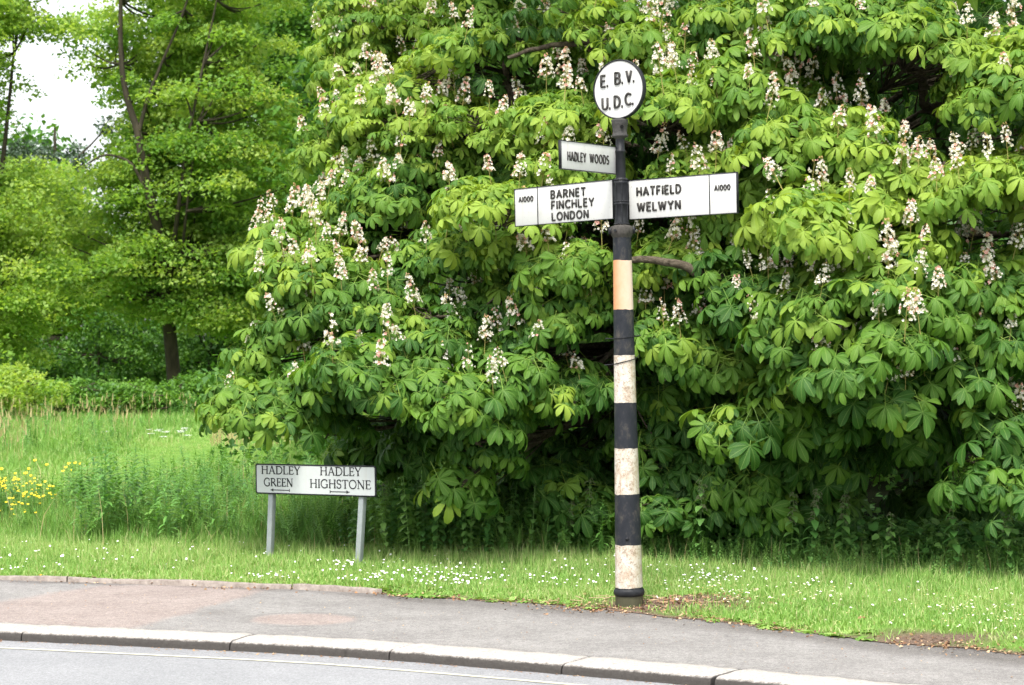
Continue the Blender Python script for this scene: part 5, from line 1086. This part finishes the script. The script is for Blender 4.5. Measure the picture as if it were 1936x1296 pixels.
# buttercups
def buttercup():
    g = Geo(); g.tube([(0, 0, 0), (0.015, 0, 0.25), (0.0, 0.01, 0.48)], 0.0022, 4, False, 0.4, 1)
    for q in range(5):
        a_ = q * 1.2566; r0 = 0.0155
        g.add([(0, 0.01, 0.478), (r0 * math.cos(a_ - 0.55), 0.01 + r0 * math.sin(a_ - 0.55), 0.492 + 0.5 * r0 * math.sin(a_ - 0.55)), (r0 * 1.15 * math.cos(a_), 0.01 + r0 * 1.15 * math.sin(a_), 0.494 + 0.5 * r0 * math.sin(a_)), (r0 * math.cos(a_ + 0.55), 0.01 + r0 * math.sin(a_ + 0.55), 0.492 + 0.5 * r0 * math.sin(a_ + 0.55))], [[0, 1, 2, 3]], None, 0)
    return g.build('buttercup', [M['yellow_petal'], M['herb_leaf']])
bc = buttercup(); k = 0
while k < 210:
    px = rng.uniform(-60, 104); py = rng.normal(935, 30)
    if py < 872 or py > 996 or (px > 60 and py < 900): continue
    if rng.random() > np.interp(px, [-60, 20, 60, 104], [1, 1, 0.9, 0.45]): continue
    d = rng.uniform(16.8, 19.5); P = W(px, py, d)
    if not 0.12 < P[2] < 0.75: continue
    o_ = bc if k == 0 else bc.copy()
    if k: COL.objects.link(o_)
    s_ = P[2] / 0.485; o_.location = (P[0], P[1], 0); o_.scale = (0.8, 0.8, s_); o_.rotation_euler = (rng.uniform(0, 0.03), rng.normal(0, 0.03), 0)
    tag(o_, 'yellow buttercup on a thin stem in the patch at the left edge', 'buttercup', 'buttercups at the left edge'); k += 1
for k, (px, py) in enumerate([(128, 885), (134, 878), (140, 890), (155, 878), (122, 892), (201, 899), (146, 877), (92, 880), (70, 872)]):
    o_ = bc.copy(); COL.objects.link(o_); P = W(px, py, 19.0); o_.location = (P[0], P[1], 0); o_.scale = (1, 1, P[2] / 0.485)
    tag(o_, 'yellow buttercup standing apart above the willowherb, right of the buttercup patch', 'buttercup', 'stray buttercups')
# cow parsley heads in the meadow
def parsley():
    g = Geo(); g.tube([(0, 0, 0), (0, 0, 0.42)], 0.006, 4, False, 0.4, 1)
    for q in range(9):
        a_ = q * 2.4; r_ = 0.085 * math.sqrt(q / 9); c_ = (r_ * math.cos(a_), r_ * math.sin(a_), 0.5); g.tube([(0, 0, 0.42), c_], 0.002, 3, False, 0.4, 1)
        g.add([(c_[0] + 0.028 * math.cos(b_), c_[1] + 0.028 * math.sin(b_), 0.503 + 0.01 * math.cos(b_ * 3 + q)) for b_ in np.linspace(0, 6.28, 7, endpoint=False)], [list(range(7))], None, 0)
    return g.build('cow_parsley', [M['daisy_petal'], M['herb_leaf']])
cp0 = parsley()
for k, (px, py) in enumerate([(285, 822), (296, 816), (302, 825), (315, 822), (300, 827), (309, 826), (341, 815), (349, 810), (343, 822), (355, 828), (348, 818), (200, 816), (281, 818), (312, 830)]):
    o_ = cp0 if k == 0 else cp0.copy()
    if k: COL.objects.link(o_)
    d = 34 + rng.uniform(-1.5, 1.5); P = W(px, py, d); s_ = 0.75; o_.location = (P[0], P[1], 0); o_.scale = (s_, s_, max(0.2, P[2] / 0.5)); o_.rotation_euler = (0, 0, k)
    tag(o_, 'flat white cow parsley head in the far meadow', 'wildflower', 'cow parsley in the meadow')
# fallen leaves in the gutter and on the verge
def fallen(px, py, z, s_, rot, lab, mat):
    T = Tmpl(); blade_leaf(T, (0, 0, 0), 0, 0.06, 0.018, R(12), R(20), [0, .3, .6, .85, 1], [.1, .9, 1, .6, .05], 0.4); o_ = one(T.fin(), 'fallen_leaf', mat, 0.5); P = G(px, py, z); o_.location = (P[0], P[1], z + 0.004); o_.scale = (s_,) * 3; o_.rotation_euler = (0.1, 0, rot); tag(o_, lab, 'leaf')
m_fl = leaf_mat('fallen_yellow', [(0, (0.5, 0.28, 0.03)), (1, (0.6, 0.36, 0.04))], 0.1, 0.6)
fallen(620, 1241, -0.055, 1.2, 0.1, 'yellow fallen leaf in the gutter against the kerb', m_fl)
fallen(76, 1090, 0.02, 0.9, 2.0, 'orange fallen leaf on the edging at the far left', m_fl)
fallen(1104, 1127, 0.03, 1.0, 1.0, 'curled brown leaf in the grass left of the signpost', M['litter'])
fallen(1622, 1172, 0.03, 1.1, 0.5, 'pinkish brown dead leaf in the grass at right', M['litter'])
